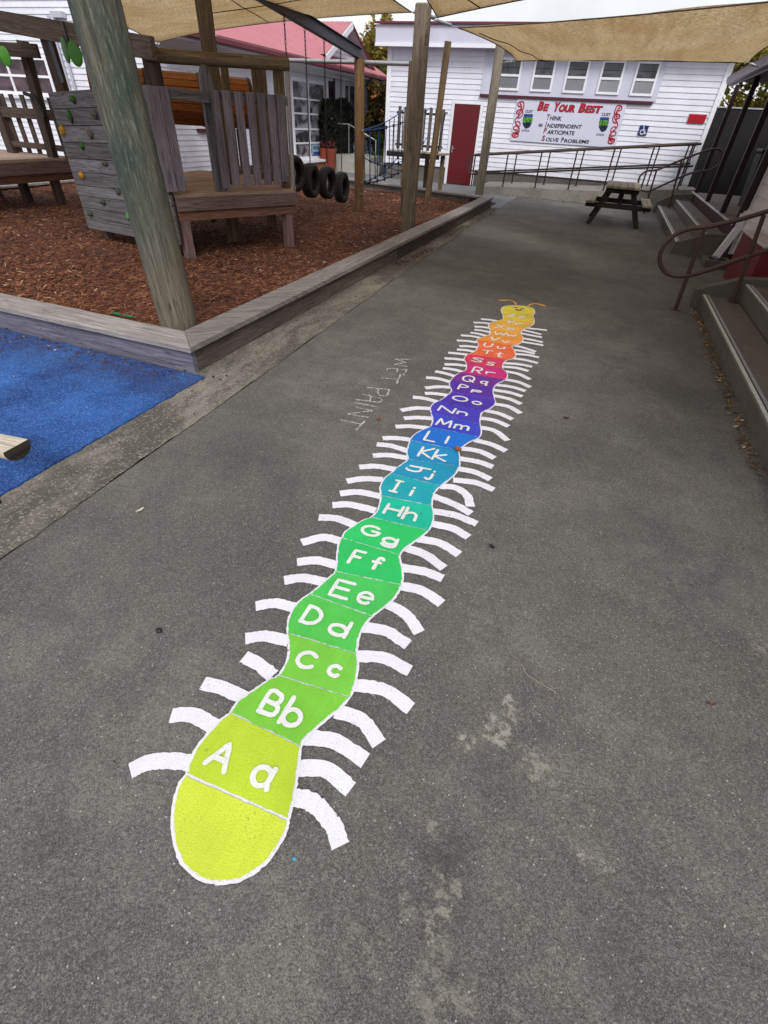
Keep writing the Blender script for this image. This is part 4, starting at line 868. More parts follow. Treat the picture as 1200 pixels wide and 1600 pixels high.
for s_, x0, x1, yb0, yb1, yt, m in (('T', 366, 398, 266, 267, 211, DRED), ('HINK', 402, 520, 270, 277, 229, INK), ('BE', 292, 332, 333, 337, 305, INK), ('I', 355, 366, 342, 342, 284, DRED), ('NDEPENDENT', 374, 716, 343, 357, 310, INK),
        ('P', 338, 366, 402, 403, 346, DRED), ('ARTICIPATE', 374, 644, 407, 421, 372, INK), ('S', 320, 352, 474, 476, 420, DRED), ('OLVE', 360, 488, 478, 485, 443, INK), ('P', 510, 536, 488, 490, 440, INK), ('ROBLEMS', 542, 788, 491, 503, 460, INK),
        ('CUST', 158, 236, 196, 200, 170, INK), ('SCHOOL', 125, 205, 380, 385, 363, INK), ('CUST', 911, 1002, 226, 231, 199, INK), ('SCHOOL', 862, 945, 420, 425, 404, INK)):
    txt(s_, bp(x0, yb0), bp(x1 - 3, yb1), bp((x0 + x1) / 2, yt), m, ban, BY - .004, SH * .7, .03)
def flat(mb, pts, Y): mb.face([tuple(VY(*bp(*p), Y)) for p in pts]); return mb
for dx, dy in ((0, 0), (752, 32)):
    q = lambda *pp: [(x + dx, y + dy + (x - 195) * .03) for x, y in pp]
    sh = flat(MB(), q((152, 209), (238, 209), (233, 262), (222, 310), (205, 340), (168, 358), (148, 338), (137, 305), (140, 260)), BY - .004).build('crest', paint((40, 60, 40)), ban)
    flat(MB(), q((155, 212), (234, 212), (231, 240), (148, 240)), BY - .008).build('crest_band', paint((44, 66, 150)), sh)
    flat(MB(), q((148, 240), (231, 240), (226, 288), (205, 296), (180, 290), (160, 300), (142, 292)), BY - .008).build('crest_field', shieldmat(), sh)
    flat(MB(), q((142, 292), (160, 300), (180, 290), (205, 296), (226, 288), (218, 312), (202, 336), (169, 353), (150, 336), (140, 306)), BY - .008).build('crest_base', paint((24, 44, 70)), sh)
    flat(MB(), q((168, 283), (180, 298), (190, 290), (208, 286), (200, 312), (180, 318), (168, 305)), BY - .012).build('crest_bird', paint((14, 24, 40)), sh)
def vstroke(mb, pts, wd, Y):
    pts = [Vector((p.x, p.z)) for p in pts]; n = len(pts); lp = []; rp = []
    for i in range(n):
        d = (pts[min(n - 1, i + 1)] - pts[max(0, i - 1)]); d = d.normalized() if d.length > 1e-9 else Vector((1, 0)); q = Vector((-d.y, d.x)) * wd / 2; lp.append(pts[i] + q); rp.append(pts[i] - q)
    for i in range(n - 1): mb.face([(lp[i].x, Y, lp[i].y), (rp[i].x, Y, rp[i].y), (rp[i + 1].x, Y, rp[i + 1].y), (lp[i + 1].x, Y, lp[i + 1].y)])
for mir in (0, 1):
    def f(x, y, mir=mir):
        if not mir: return bp(x, y)
        k_ = (y - 95) / 335; return bp(1092 - 88 * k_ - (x - (120 - 55 * k_)), 134 + 358 * k_)
    k = MB(); yy = BY - .004
    for st, w_ in (((148, 112), (143, 92), (122, 88), (98, 98), (90, 118), (100, 135), (118, 132), (122, 116), (110, 112)), .035), (((148, 112), (146, 150), (132, 172), (100, 168), (80, 182), (76, 200), (90, 208), (104, 198), (98, 186)), .032), \
                  (((132, 172), (140, 200), (120, 238), (94, 250), (88, 238), (98, 230)), .03), (((146, 150), (118, 205), (74, 250), (62, 285), (78, 318), (98, 340), (104, 365), (84, 392)), .03), \
                  (((66, 300), (80, 284), (102, 288), (112, 312), (100, 332), (84, 326), (88, 312)), .03), (((98, 340), (74, 326), (52, 338), (48, 358), (62, 368), (76, 358)), .03), \
                  (((104, 365), (96, 392), (70, 400), (44, 396), (34, 416), (44, 434), (70, 438), (90, 426), (92, 408), (74, 408), (64, 420)), .035), (((112, 100), (128, 150), (108, 190)), .03), (((120, 145), (112, 165), (92, 172), (84, 190)), .03), (((112, 215), (96, 216), (100, 236)), .028), (((70, 305), (90, 330), (96, 352), (80, 372), (70, 366)), .03), (((100, 378), (82, 388), (58, 392), (50, 410), (60, 424)), .03):
        vstroke(k, cat([VY(*f(*p), yy) for p in st], 5), w_, yy); yy -= .0005
    k.build('scroll_pattern', REDI, ban)
# small signs on the hall wall
a, b = VY(997.8, 211, BY), VY(1015, 196.3, BY); sx0, sx1 = .425, .665; sz0, sz1 = a.z, b.z
acc = thing('access_sign', ((sx0 + sx1) / 2, BY, sz0), 'blue square sign with white wheelchair symbol', 'sign')
MB().box(sx0, sx1, BY, BY + .033, sz0, sz1, .9).build('plate', paint((32, 50, 112), .4, .03), acc)
mb = MB(); W_, H_ = sx1 - sx0, sz1 - sz0; P_ = lambda x, y: Vector((sx0 + x * W_, BY, sz0 + y * H_))
vstroke(mb, [P_(.47, .72), P_(.5, .45), P_(.7, .45), P_(.8, .18), P_(.9, .2)], .022, BY - .004); vstroke(mb, [P_(.48, .6), P_(.66, .6)], .02, BY - .0045)
vstroke(mb, [P_(x, y) for x, y in arc(.46, .34, .25, .23, 110, 345, 14)], .02, BY - .005)
hp = P_(.46, .84); mb.face([(hp.x + .018 * math.cos(t * .5236), BY - .005, hp.z + .018 * math.sin(t * .5236)) for t in range(12)])
mb.build('symbol', WHITE2, acc)
a, b = VY(1071, 191.5, BY), VY(1105, 179.5, BY)
rs = thing('red_sign', ((a.x + b.x) / 2, BY, a.z), 'small plain red sign high on the wall by the verandah corner', 'sign')
MB().box(a.x + .04, b.x, BY, BY + .033, a.z, b.z, .9).build('plate', paint((172, 18, 40), .45, .2), rs, bevel=.003)
mb = MB().box(a.x + .03, b.x + .01, BY + .002, BY + .03, b.z + .002, b.z + .016, .9); mb.build('top_edge', paint((230, 200, 190)), rs)

# ---- concrete ramp with two railings
ramp = MB(); rx = (-3.75, -2.6, -.4, 1.05, 2.3); rz = (.17, .235, .31, .45, .55)
rp = MB()
for i in range(4):
    rp.hexa([(rx[i], 17.62, -.01), (rx[i + 1], 17.62, -.01), (rx[i + 1], 19.57, -.01), (rx[i], 19.57, -.01), (rx[i], 17.6, rz[i]), (rx[i + 1], 17.6, rz[i + 1]), (rx[i + 1], 19.57, rz[i + 1]), (rx[i], 19.57, rz[i])], .5)
tag(rp.build('concrete_ramp', concrete((140, 136, 130), .6, .2), None, (-1, 17.6, 0)), 'low concrete ramp rising along the hall wall to the verandah', 'ramp')
def rzat(x):
    for i in range(4):
        if x <= rx[i + 1] or i == 3: return rz[i] + (rz[i + 1] - rz[i]) * (x - rx[i]) / (rx[i + 1] - rx[i])
def railing(name, Y, xs_, x0, x1, label, loop):
    t = thing(name, ((x0 + x1) / 2, Y, rzat(-.5)), label, 'handrail', 'railings of the concrete ramp')
    za = lambda x: .915 + (x + 4.01) * (.59 / 5.85); zb = lambda x: za(x) - .47
    top = [(x0, Y, za(x0)), ((x0 + x1) / 2, Y, za((x0 + x1) / 2)), (x1, Y, za(x1))]
    MB().tube(top, .03, 10).build('top_rail', paint((72, 56, 52), .4), t)
    MB().tube([(p[0], Y, zb(p[0])) for p in top], .024, 10).build('lower_rail', RAILDK, t)
    for x in xs_:
        mb = MB().tube([(x, Y, rzat(x) - .01), (x, Y, za(x) - .02)], .021, 8); mb.tube([(x, Y, rzat(x)), (x, Y, rzat(x) + .012)], .05, 10); mb.build('post', RAILDK, t)
    if loop: MB().tube([(x0, Y, za(x0))] + [(x0 - .02 - .2 * math.sin(R(q)), Y, za(x0) - .235 + .235 * math.cos(R(q))) for q in range(10, 180, 17)] + [(x0, Y, zb(x0))], .021, 8).build('end_loop', RAILM, t)
    return t
fx = [VY(x, 296, 17.7).x for x in (735.5, 784.5, 835, 887.5, 942.8, 1001)] + [VY(1060, 290, 17.7).x]
railing('ramp_railing', 17.7, fx, fx[0] + .0, 2.0, 'front brown railing of the ramp with rounded end loop', True)
by = 19.0; bx = [VY(x, y, by).x for x, y in ((799, 289), (849, 289), (900, 288), (955, 287), (1012, 286))]
railing('ramp_railing', by, [bx[0] - (bx[1] - bx[0])] + bx + [bx[-1] + .75, 2.0], bx[0] - 1.25, 2.05, 'rear brown railing of the ramp beside the hall wall', True)

# ---- house on the left of the playground
LX, LY = -10.42, 11.95
lh = thing('school_house', (-14, 15, 0), 'white weatherboard school house with pink iron roof behind the playground', 'building')
boards(MB(), (-24, LY), (LX, LY), .42, 4.6, (0, -1), .113).build('wall', WHITE, lh)
boards(MB(), (LX, LY + .03), (LX, 24.5), .28, 2.72, (1, 0), .113).build('wall', WHITE, lh)
MB().box(-24, LX - .03, LY + .03, 24.4, -.02, .4).build('foundation', concrete((70, 66, 64)), lh)
MB().box(LX - .04, LX + .05, LY - .05, LY - .0265, .4, 4.6).build('corner_board', WHITE2, lh)
ex = -9.55; ez = 2.86
sf = MB(); sf.hexa([(LX + .03, LY + .05, ez - .2), (ex - .02, LY + .05, ez - .04), (ex - .02, 24.6, ez - .04), (LX + .03, 24.6, ez - .2), (LX + .03, LY + .05, ez - .17), (ex - .02, LY + .05, ez - .01), (ex - .02, 24.6, ez - .01), (LX + .03, 24.6, ez - .17)]); sf.build('soffit', paint((206, 204, 200)), lh)
MB().box(ex - .02, ex + .01, LY - .1, 24.6, ez - .1, ez + .05).build('fascia', paint((196, 192, 208)), lh)
gt = MB(); gt.box(ex + .012, ex + .13, LY - .12, 24.6, ez - .05, ez + .07); gt.build('gutter', paint((110, 44, 58), .4), lh, bevel=.02)
rf = MB(); y = LY + .3; rz_ = ez + .08; rtx, rtz = -15.5, ez + .08 + 5.95 * math.tan(R(24))
while y < 24.5:
    y2 = min(24.6, y + .09)
    for (ya, yb, ha, hb) in ((y, y + .03, 0, .022), (y + .03, y + .06, .022, .022), (y + .06, y2, .022, 0)):
        rf.face([(ex + .06, ya, rz_ + ha), (ex + .06, yb, rz_ + hb), (rtx, yb, rtz + hb), (rtx, ya, rtz + ha)], None, .6)
    y += .09
rf.build('roof', roofiron(), lh)
# cross gable over the eave, further along
ap = VX(537, 43, -10.1); ft = VX(583, 134, -10.1)
hw_ = ft.y - ap.y; gz = ft.z; gx = -10.1
gw = MB(); z = gz
while z < ap.z - .02:
    z2 = min(ap.z, z + .115); k0 = hw_ * (ap.z - z) / (ap.z - gz); k1 = hw_ * (ap.z - z2) / (ap.z - gz)
    gw.face([(gx + .02, ap.y - k0, z), (gx + .02, ap.y + k0, z), (gx, ap.y + k1, z2), (gx, ap.y - k1, z2)]); z = z2
gw.build('gable_wall', WHITE, lh)
for sg in (-1, 1):
    rk = MB(); e0 = Vector((gx + .35, ap.y, ap.z + .05)); e1 = Vector((gx + .35, ap.y + sg * (hw_ + .35), gz - (ap.z - gz) * .35 / hw_ + .05))
    if sg < 0: e1 = e0 + (e1 - e0) * ((e0.z - ez - .22) / (e0.z - e1.z)); rk.bar(e0, e1, .04, .16, (0, sg * .5, 1)); rk.build('barge_board', WHITE2, lh)
    rr = MB(); m_ = 26
    for i in range(m_):
        xa_ = gx + .33 - i * .19; xb_ = xa_ - .16
        up = Vector((0, 0, .10)); A0 = Vector((xa_, e0.y, e0.z)) + up; A1 = Vector((xa_, e1.y, e1.z)) + up
        rr.face([A0, A1, A1 + Vector((-.16, 0, 0)), A0 + Vector((-.16, 0, 0))], None, .6); rr.face([A0 + Vector((-.16, 0, 0)), A1 + Vector((-.16, 0, 0)), A1 + Vector((-.175, 0, .014)), A0 + Vector((-.175, 0, .014))]); rr.face([A0 + Vector((-.175, 0, .014)), A1 + Vector((-.175, 0, .014)), A1 + Vector((-.19, 0, 0)), A0 + Vector((-.19, 0, 0))])
    rr.build('gable_roof', roofiron(), lh)
    sv = MB(); sv.face([(gx + .02, e0.y, e0.z - .04), (gx + .02, e1.y, e1.z - .04), (gx + .33, e1.y, e1.z - .04), (gx + .33, e0.y, e0.z - .04)]); sv.build('gable_soffit', paint((176, 176, 180)), lh)
# front windows
def lp(px, py): return VY(px, py, LY)
wa, wb = lp(-40, 100).x, lp(83, 120).x; wz0, wz1 = lp(40, 149).z, lp(50, 88).z
window(lh, (wa, LY), (wb, LY), wz0, wz1, (0, -1), ((lp(20, 120).x - wa) / (wb - wa),), (lp(40, 119).z,), .07, glass((62, 48, 54)), DOORFRAME)
dp = MB(); u0, u1 = lp(91, 22), lp(103, 22)
for k in (0, 1):
    x_ = lp(104 if k == 0 else 113, 110).x; dp.tube([(x_ + (.0 if k else 0), LY - .07, .3), (x_, LY - .07, 2.75), (x_ - .02, LY - .07, 3.1)], .035, 8)
dp.box(lp(88, 25).x, lp(105, 25).x, LY - .16, LY - .03, lp(95, 29).z, lp(95, 19).z); dp.build('downpipe', paint((186, 188, 200), .35), lh)
# side windows (facing the path)
def sx(px, py): return VX(px, py, LX)
ya, yb = sx(452, 130).y, sx(506, 137).y; za, zb = sx(480, 249).z, sx(480, 124).z
window(lh, (LX, ya), (LX, yb), za, zb, (1, 0), ((sx(481, 180).y - ya) / (yb - ya),), tuple(sx(495, q).z for q in (157, 179, 202, 223)), .09, glass((112, 110, 116), .15), WHITE2)  # pale pane colour stands in for reflections in the glass
ya, yb = sx(295, 115).y, sx(345, 118).y; window(lh, (LX, ya), (LX, yb), sx(320, 201).z, sx(300, 112).z, (1, 0), (.5,), (), .09, glass((52, 50, 56)), paint((86, 38, 46)))
ya, yb = sx(508, 130).y, sx(522, 130).y; window(lh, (LX, ya), (LX, yb), sx(512, 190).z, sx(512, 119).z, (1, 0), (), (), .12, glass((60, 60, 66)))
ya, yb = sx(535, 130).y, sx(556, 130).y; window(lh, (LX, ya), (LX, yb), .6, sx(545, 128).z, (1, 0), (.4,), (), .12, glass((80, 80, 90)))
q = sx(519, 140); MB().tube([(LX + .08, q.y, .3), (LX + .08, q.y, sx(519, 117).z)], .05, 8).build('waste_pipe', paint((70, 50, 62)), lh)
bs = MB(); y0_, y1_ = sx(452, 255).y - .1, sx(506, 255).y + .1; bs.box(LX + .03, LX + .35, y0_, y1_, -.01, za - .06); bs.build('brick_base', paint((168, 118, 84), .8, .4), lh)
MB().box(LX + .03, LX + .42, y0_ - .05, y1_ + .05, za - .058, za + .01).build('brick_cap', WHITE2, lh)
po = thing('window_notice', (LX + .08, sx(485, 235).y, sx(485, 244).z), 'pale blue notice stuck low in the house window', 'notice'); ya, yb = sx(485.5, 235).y, sx(497, 235).y; za_, zb_ = sx(490, 242).z, sx(490, 225.5).z
MB().box(LX + .062, LX + .075, ya, yb, za_, zb_).build('sheet', paint((168, 200, 216)), po)
MB().box(LX + .0752, LX + .079, ya + .05, yb - .02, za_ + .01, za_ + .1).build('blue_band', paint((44, 84, 150)), po)
mb = MB(); rg2 = random.Random(5)
for i in range(3):
    for j in range(5):
        yy = ya + .06 + (yb - ya - .12) * j / 5; zz = za_ + .16 + (zb_ - za_ - .2) * i / 3; mb.box(LX + .0752, LX + .078, yy, yy + (yb - ya) * .11, zz, zz + .035)
mb.build('print', paint((60, 96, 140)), po)
# pots and low concrete steps by the house
PX_ = LX + .9
stp = MB(); stp.box(LX + .05, LX + 1.9, sx(506, 255).y + .15, sx(506, 255).y + 2.2, -.01, .5).box(LX + .05, LX + 2.2, sx(506, 255).y + .0, sx(506, 255).y + .148, -.01, .32).box(LX + 1.905, LX + 2.3, sx(506, 255).y + .15, sx(506, 255).y + 2.2, -.01, .3); tag(stp.build('house_steps', concrete((170, 168, 160)), None, (LX + 1, sx(506, 255).y + 1, 0)), 'pale concrete steps beside the terracotta pots of the house', 'steps')
for i, px in enumerate((509, 517.5)):
    q = VY(px, 268, sx(506, 255).y - .5); pt = thing('flower_pot', (q.x, q.y, 0), 'tall terracotta pot of dark red plants, ' + ('nearer the house window' if i == 0 else 'next to the pale house steps'), 'flower pot', 'terracotta pots by the house')
    mb = MB(); mb.tube([(q.x, q.y, 0), (q.x, q.y, .12), (q.x, q.y, .6), (q.x, q.y, .68), (q.x, q.y, .70)], [.15, .16, .21, .235, .235], 16); mb.build('pot', paint((138, 66, 48), .8, .3), pt)
    fl = MB()
    for _ in range(70):
        a = random.random() * 6.28; r_ = .2 * math.sqrt(random.random()); o = Vector((q.x + r_ * math.cos(a), q.y + r_ * math.sin(a), .70 + random.random() * .2)); d = Vector((random.gauss(0, 1), random.gauss(0, 1), random.gauss(0, 1))).normalized() * .06; e = d.orthogonal() * .5; fl.face([o - d, o + e, o + d, o - e])
    fl.build('plant', leaf((50, 22, 28), (110, 44, 48), (70, 80, 50)), pt)
gr = MB(); y_ = sx(506, 255).y + .3; gr.tube([(LX + .3, y_ + .05, 1.42), (LX + .9, y_ + .05, 1.42), (LX + 2.0, y_ + .05, 1.0), (LX + 2.0, y_ + .05, .3)], .02, 8); gr.tube([(LX + .9, y_ + .05, 1.42), (LX + .9, y_ + .05, .5)], .018, 8); tag(gr.build('step_rail', GALV, None, (LX + 1, y_, .5)), 'thin grey bent rail of the house steps before the dark hedge', 'handrail')

# ---- verandah block on the right
FX = 2.2; FZ = .5
vh_ = thing('verandah_house', (4, 8, 0), 'weatherboard building with dark posted verandah along the right of the path', 'building')
MB().box(FX, 9, 10.52, 17.55, -.01, FZ - .02).build('floor_base', paint((66, 36, 40), .7, .6), vh_)
fl = MB(); y = 10.5
for i in range(54): fl.box(FX - .02, 6.2, 10.5 + i * .13, 10.5 + i * .13 + .124, FZ - .0195, FZ, random.random())
fl.build('floor_boards', wood((128, 116, 112), (100, 90, 88)), vh_)
ns = MB(); ns.box(FX - .035, FX + .03, 10.48, 17.54, FZ + .002, FZ + .008, .9).build('floor_nosing', metal((206, 206, 208), .45, .3), vh_)
wx = 2.24
boards(MB(), (wx, 10.4), (wx, 1.2), .18, 2.75, (-1, 0), .16).build('wall', paint((206, 204, 208)), vh_)
boards(MB(), (wx, 1.2), (9, 1.2), .18, 2.75, (0, -1), .16).build('wall', paint((206, 204, 208)), vh_)
boards(MB(), (wx, 10.42), (9, 10.42), .18, 2.75, (0, 1), .16).build('wall', paint((206, 204, 208)), vh_)
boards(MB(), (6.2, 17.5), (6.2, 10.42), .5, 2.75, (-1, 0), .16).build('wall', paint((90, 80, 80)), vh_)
MB().box(wx + .02, 9, 1.2, 10.38, -.01, .17).build('foundation', concrete((92, 88, 84)), vh_)
MB().box(wx - .045, wx + .05, 10.405, 10.46, .15, 2.7).build('corner_board', paint((190, 188, 196)), vh_)
MB().box(wx - .05, wx - .027, 5.4, 6.4, .34, 2.35).build('door', REDDOOR, vh_)
df = MB().box(wx - .06, wx - .027, 5.28, 5.395, .34, 2.45).box(wx - .06, wx - .027, 6.405, 6.52, .34, 2.45).box(wx - .058, wx - .027, 5.396, 6.404, 2.355, 2.45); df.build('door_frame', WHITE2, vh_)
for i, px in enumerate((None,) * 5):
    y_ = (17.25, 15.0, 12.75, 10.53, 3.4)[i]; x_ = FX + (.06 if i < 3 else -.06)
    if i == 4: continue
    MB().box(x_ - .048, x_ + .048, y_ - .048, y_ + .048, FZ + .009, 2.66).build('post', DKMAROON, vh_, bevel=.006)
gx_ = 1.93
for y0_, y1_ in ((.8, 16.6),):  # near end is out of view, placed for the shade it casts
    MB().box(gx_ + .09, gx_ + .115, y0_, y1_, 2.58, 2.70).build('fascia', paint((196, 194, 204)), vh_)
    MB().box(gx_ + .116, 6.2, y0_, y1_, 2.665, 2.69).build('verandah_ceiling', paint((120, 114, 116)), vh_)
    gu = MB(); pr = [(gx_ + .088, 2.62), (gx_ + .05, 2.60), (gx_ + .0, 2.62), (gx_ - .03, 2.67), (gx_ - .035, 2.74), (gx_ - .015, 2.745), (gx_ + .088, 2.72)]
    for (p, q) in zip(pr, pr[1:] + pr[:1]): gu.face([(p[0], y0_, p[1]), (p[0], y1_, p[1]), (q[0], y1_, q[1]), (q[0], y0_, q[1])])
    gu.face([(p[0], y1_, p[1]) for p in pr]); gu.build('gutter', paint((112, 102, 108), .35), vh_)
    rf = MB(); y = y0_
    while y < y1_:
        for (ya_, yb_, ha, hb) in ((y, y + .04, 0, .02), (y + .04, y + .08, .02, 0)): rf.face([(gx_ - .0, ya_, 2.76 + ha), (gx_ - .0, yb_, 2.76 + hb), (9, yb_, 4.3 + hb), (9, ya_, 4.3 + ha)], None, .6)
        y += .08
    rf.build('roof', paint((104, 66, 72), .5), vh_)
q = VY(1113, 219, 17.7)
MB().tube([(2.31, 17.62, .35), (2.31, 17.62, 2.56)], .05, 10).build('drainpipe', BLACK, vh_)
# dark partition closing the far end
dw = MB(); dw.box(2.16, 8, 18.62, 18.70, -.01, 2.28, .5); t = dw.build('partition_wall', paint((34, 32, 35), .7), None, (4, 18.66, 0)); tag(t, 'dark partition wall closing the far end of the verandah', 'wall')
MB().box(2.15, 8, 18.6, 18.72, 2.281, 2.31, .9).build('cap', paint((180, 180, 190)), t)
# steps
def steps(name, y0_, y1_, label, top_step):
    t = thing(name, (1.8, (y0_ + y1_) / 2, 0), label, 'steps', 'concrete steps beside the path')
    CT = concrete((104, 98, 92), .45, .2)
    edges = [(1.41, .165), (1.79, .33)] + ([(2.19, .49)] if top_step else [])
    xe = FX - .04
    for i, (x, z) in enumerate(edges):
        x2 = xe if i == len(edges) - 1 else edges[i + 1][0] - .002
        mb = MB(); mb.hexa([(x + .03, y0_, -.01), (x2 if i == len(edges) - 1 else x2 + .03, y0_, -.01), (x2 if i == len(edges) - 1 else x2 + .03, y1_, -.01), (x + .03, y1_, -.01), (x, y0_, z), (x2, y0_, z), (x2, y1_, z), (x, y1_, z)], .5); tr = mb.build('tread', CT, t, bevel=.006)
        for k, m in ((.012, metal((208, 214, 204), .5, .2)), (.052, metal((170, 168, 176), .45, .4))):
            MB().box(x + k, x + k + .026, y0_ + .01, y1_ - .01, z + .0005, z + .007, .9).build('nosing_strip', m, tr)
        MB().box(x + .039, x + .0515, y0_ + .01, y1_ - .01, z + .0005, z + .005, .9).build('nosing_strip', BLACK, tr)
    return t
CHK = concrete((98, 94, 88), .4, .1)
def cheek(t, y0_, y1_, prof):
    mb = MB(); n = len(prof); a = [(x, y0_, z) for x, z in prof]; b = [(x, y1_, z) for x, z in prof]; mb.face(a); mb.face(b[::-1])
    for i in range(n): j = (i + 1) % n; mb.face([a[j], a[i], b[i], b[j]])
    mb.build('cheek_wall', CHK, t, bevel=.008)
s1 = steps('concrete_steps', 10.95, 17.0, 'far concrete steps up to the verandah posts beside the picnic table', False)
cheek(s1, 10.8, 10.945, [(1.37, -.01), (1.39, .17), (1.83, .345), (2.19, .375), (2.19, -.01)]); cheek(s1, 17.005, 17.2, [(1.33, -.01), (1.38, .25), (1.72, .44), (2.19, .49), (2.19, -.01)])
s2 = steps('concrete_steps', 1.2, 7.1, 'near concrete steps with pale nosing strips at the right edge', False)
cheek(s2, 7.105, 7.26, [(1.35, -.01), (1.33, .2), (1.76, .375), (2.02, .40), (2.2, .40), (2.2, -.01)])
# handrails on the steps
def steprail(Y, ptop, plow, posts, label, r_=.0245):
    t = thing('step_handrail', (posts[0][0], Y, 0), label, 'handrail', 'looped handrails of the steps')
    loop = cat([Vector((x, Y, z)) for x, z in ptop + plow], 6)
    MB().tube(loop, r_, 12).build('looped_rail', RAILM, t)
    for x, z0_, z1_, x2 in posts:
        mb = MB().tube([(x, Y, z0_), (x2, Y, z1_)], r_ * .93, 12); mb.tube([(x, Y, z0_), (x, Y, z0_ + .01)], .055, 12); mb.build('post', RAILM, t)
    return t
Yr = 6.9; c_ = lambda px, py, Y=Yr: (VY(px, py, Y).x, VY(px, py, Y).z)
x2, z2 = c_(1200, 330)
steprail(Yr, [(x2 + .8, z2 + .36), (x2 + .4, z2 + .18), (x2, z2), c_(1150, 344.5), c_(1107, 354), c_(1080, 357), c_(1058, 365), c_(1040, 380), c_(1031, 400)], [c_(1034, 418), c_(1045, 428), c_(1062, 431.5), c_(1082, 429), c_(1110, 421), c_(1150, 407), c_(1200, 391), (x2 + .75, .98), (x2 + .9, 1.2), (x2 + .8, z2 + .36)],
         [(c_(1055, 484)[0], .0, c_(1101, 356)[1], c_(1101, 356)[0]), (c_(1145, 472)[0], .17, c_(1190, 336)[1], c_(1190, 336)[0] + .02)], 'near brown tube handrail with a big loop at the near steps')
Yf = 16.6; d_ = lambda px, py: c_(px, py, Yf)
steprail(Yf, [d_(1128, 238), d_(1124, 233.5), d_(1109, 234), d_(1080, 244), d_(1050, 256), d_(1027, 265.5), d_(1012, 267), d_(1001, 274), d_(997.5, 285)], [d_(999, 295), d_(1006, 298.5), d_(1016, 298), d_(1045, 285), d_(1080, 270.5), d_(1107, 266), d_(1118, 261), d_(1124, 255), d_(1128, 238)],
         [(d_(1011, 315)[0] + .01, .0, d_(1026, 266)[1], d_(1026, 266)[0]), (d_(1047, 319)[0], .17, d_(1065, 250)[1], d_(1065, 250)[0])], 'far brown tube handrail between the far steps and the ramp')
# downpipe, drain, red cabinet, bin
dp = MB(); dp.bar((2.165, 10.42, .5), (2.165, 10.42, .72), .1, .075, (0, 1, 0)); dp.bar((2.165, 10.42, .70), (2.3, 10.38, .78), .1, .075, (0, 1, 0)); dp.bar((2.165, 10.42, .52), (1.97, 10.12, .12), .1, .075, (0, 1, .0)); tag(dp.build('downpipe', paint((214, 212, 216), .35), None, (2.165, 10.42, 0)), 'white square downpipe kinked outward at the verandah corner', 'downpipe')
dr = MB(); dr.box(1.8, 2.2, 9.85, 9.94, -.01, .11).box(1.8, 2.2, 10.22, 10.31, -.01, .11).box(1.8, 1.88, 9.941, 10.219, -.01, .11).box(2.13, 2.2, 9.941, 10.219, -.01, .108).box(1.85, 2.15, 9.9, 10.25, -.01, .02); tag(dr.build('gully_trap', concrete((86, 84, 78)), None, (2.0, 10.08, 0), bevel=.006), 'square concrete gully below the white downpipe', 'drain')
a = G(1133, 430); cb = thing('red_cabinet', (2.12, 8.6, 0), 'dark red low cabinet against the wall between the two flights of steps', 'cabinet')
MB().box(2.02, 2.21, 7.9, 9.3, -.01, .60, .6).build('body', paint((112, 30, 36), .45, .25), cb, bevel=.008)
MB().box(2.0, 2.205, 7.88, 9.32, .602, .63, .9).build('lid', paint((188, 178, 176), .5, .3), cb, bevel=.005)
bn = thing('rubbish_bin', (3.05, 14.5, FZ), 'black rubbish bin standing in the dark of the verandah', 'bin')
mb = MB(); mb.hexa([(2.85, 14.3, FZ), (3.25, 14.3, FZ), (3.25, 14.75, FZ), (2.85, 14.75, FZ), (2.78, 14.22, FZ + .95), (3.32, 14.22, FZ + .95), (3.32, 14.85, FZ + .95), (2.78, 14.85, FZ + .95)]); mb.build('body', BLACK, bn, bevel=.02)
mb = MB(); mb.box(2.76, 3.34, 14.2, 14.88, FZ + .955, FZ + 1.02); mb.build('lid', paint((30, 30, 32), .3), bn, bevel=.02); mb = MB().tube([(2.76, 14.9, FZ + .9), (3.34, 14.9, FZ + .9)], .02, 8); mb.build('handle', BLACK, bn)

# ---- picnic table
PT = wood((150, 143, 130), (112, 105, 94)); PD = wood((52, 46, 42), (30, 27, 25))
tc = Vector((.33, 14.0, 0)); pt = thing('picnic_table', tc, 'weathered wooden picnic table with attached benches before the ramp', 'picnic table')
mb = MB()
for i in range(5): x = tc.x - .35 + i * .142; mb.box(x, x + .134, 13.2, 14.8, .712, .755)
mb.build('tabletop', PT, pt, bevel=.004)
for sg in (-1, 1):
    mb = MB()
    for k in range(2): x = tc.x + sg * (.54 + .1 * k * 1.0) - .05 + (0.0 if sg > 0 else 0); mb.box(x, x + .095, 13.2, 14.8, .42, .462)
    mb.build('bench_seat', PT, pt, bevel=.004)
for y_ in (13.36, 14.6):
    for sg in (-1, 1): MB().bar((tc.x + sg * .22, y_ + .05, .70), (tc.x + sg * .52, y_ + .05, .0), .045, .1, (1, 0, 0)).build('leg', PD, pt)
    MB().bar((tc.x - .68, y_, .385), (tc.x + .68, y_, .385), .045, .095).build('seat_bearer', PD, pt, bevel=.003)
    MB().bar((tc.x - .34, y_, .665), (tc.x + .34, y_, .665), .045, .09).build('top_bearer', PD, pt, bevel=.003)
    MB().bar((tc.x + .02, y_ + (.1 if y_ < 14 else -.1), .42), (tc.x + .02, y_ + (.45 if y_ < 14 else -.45), .70), .09, .045).build('brace', PD, pt)

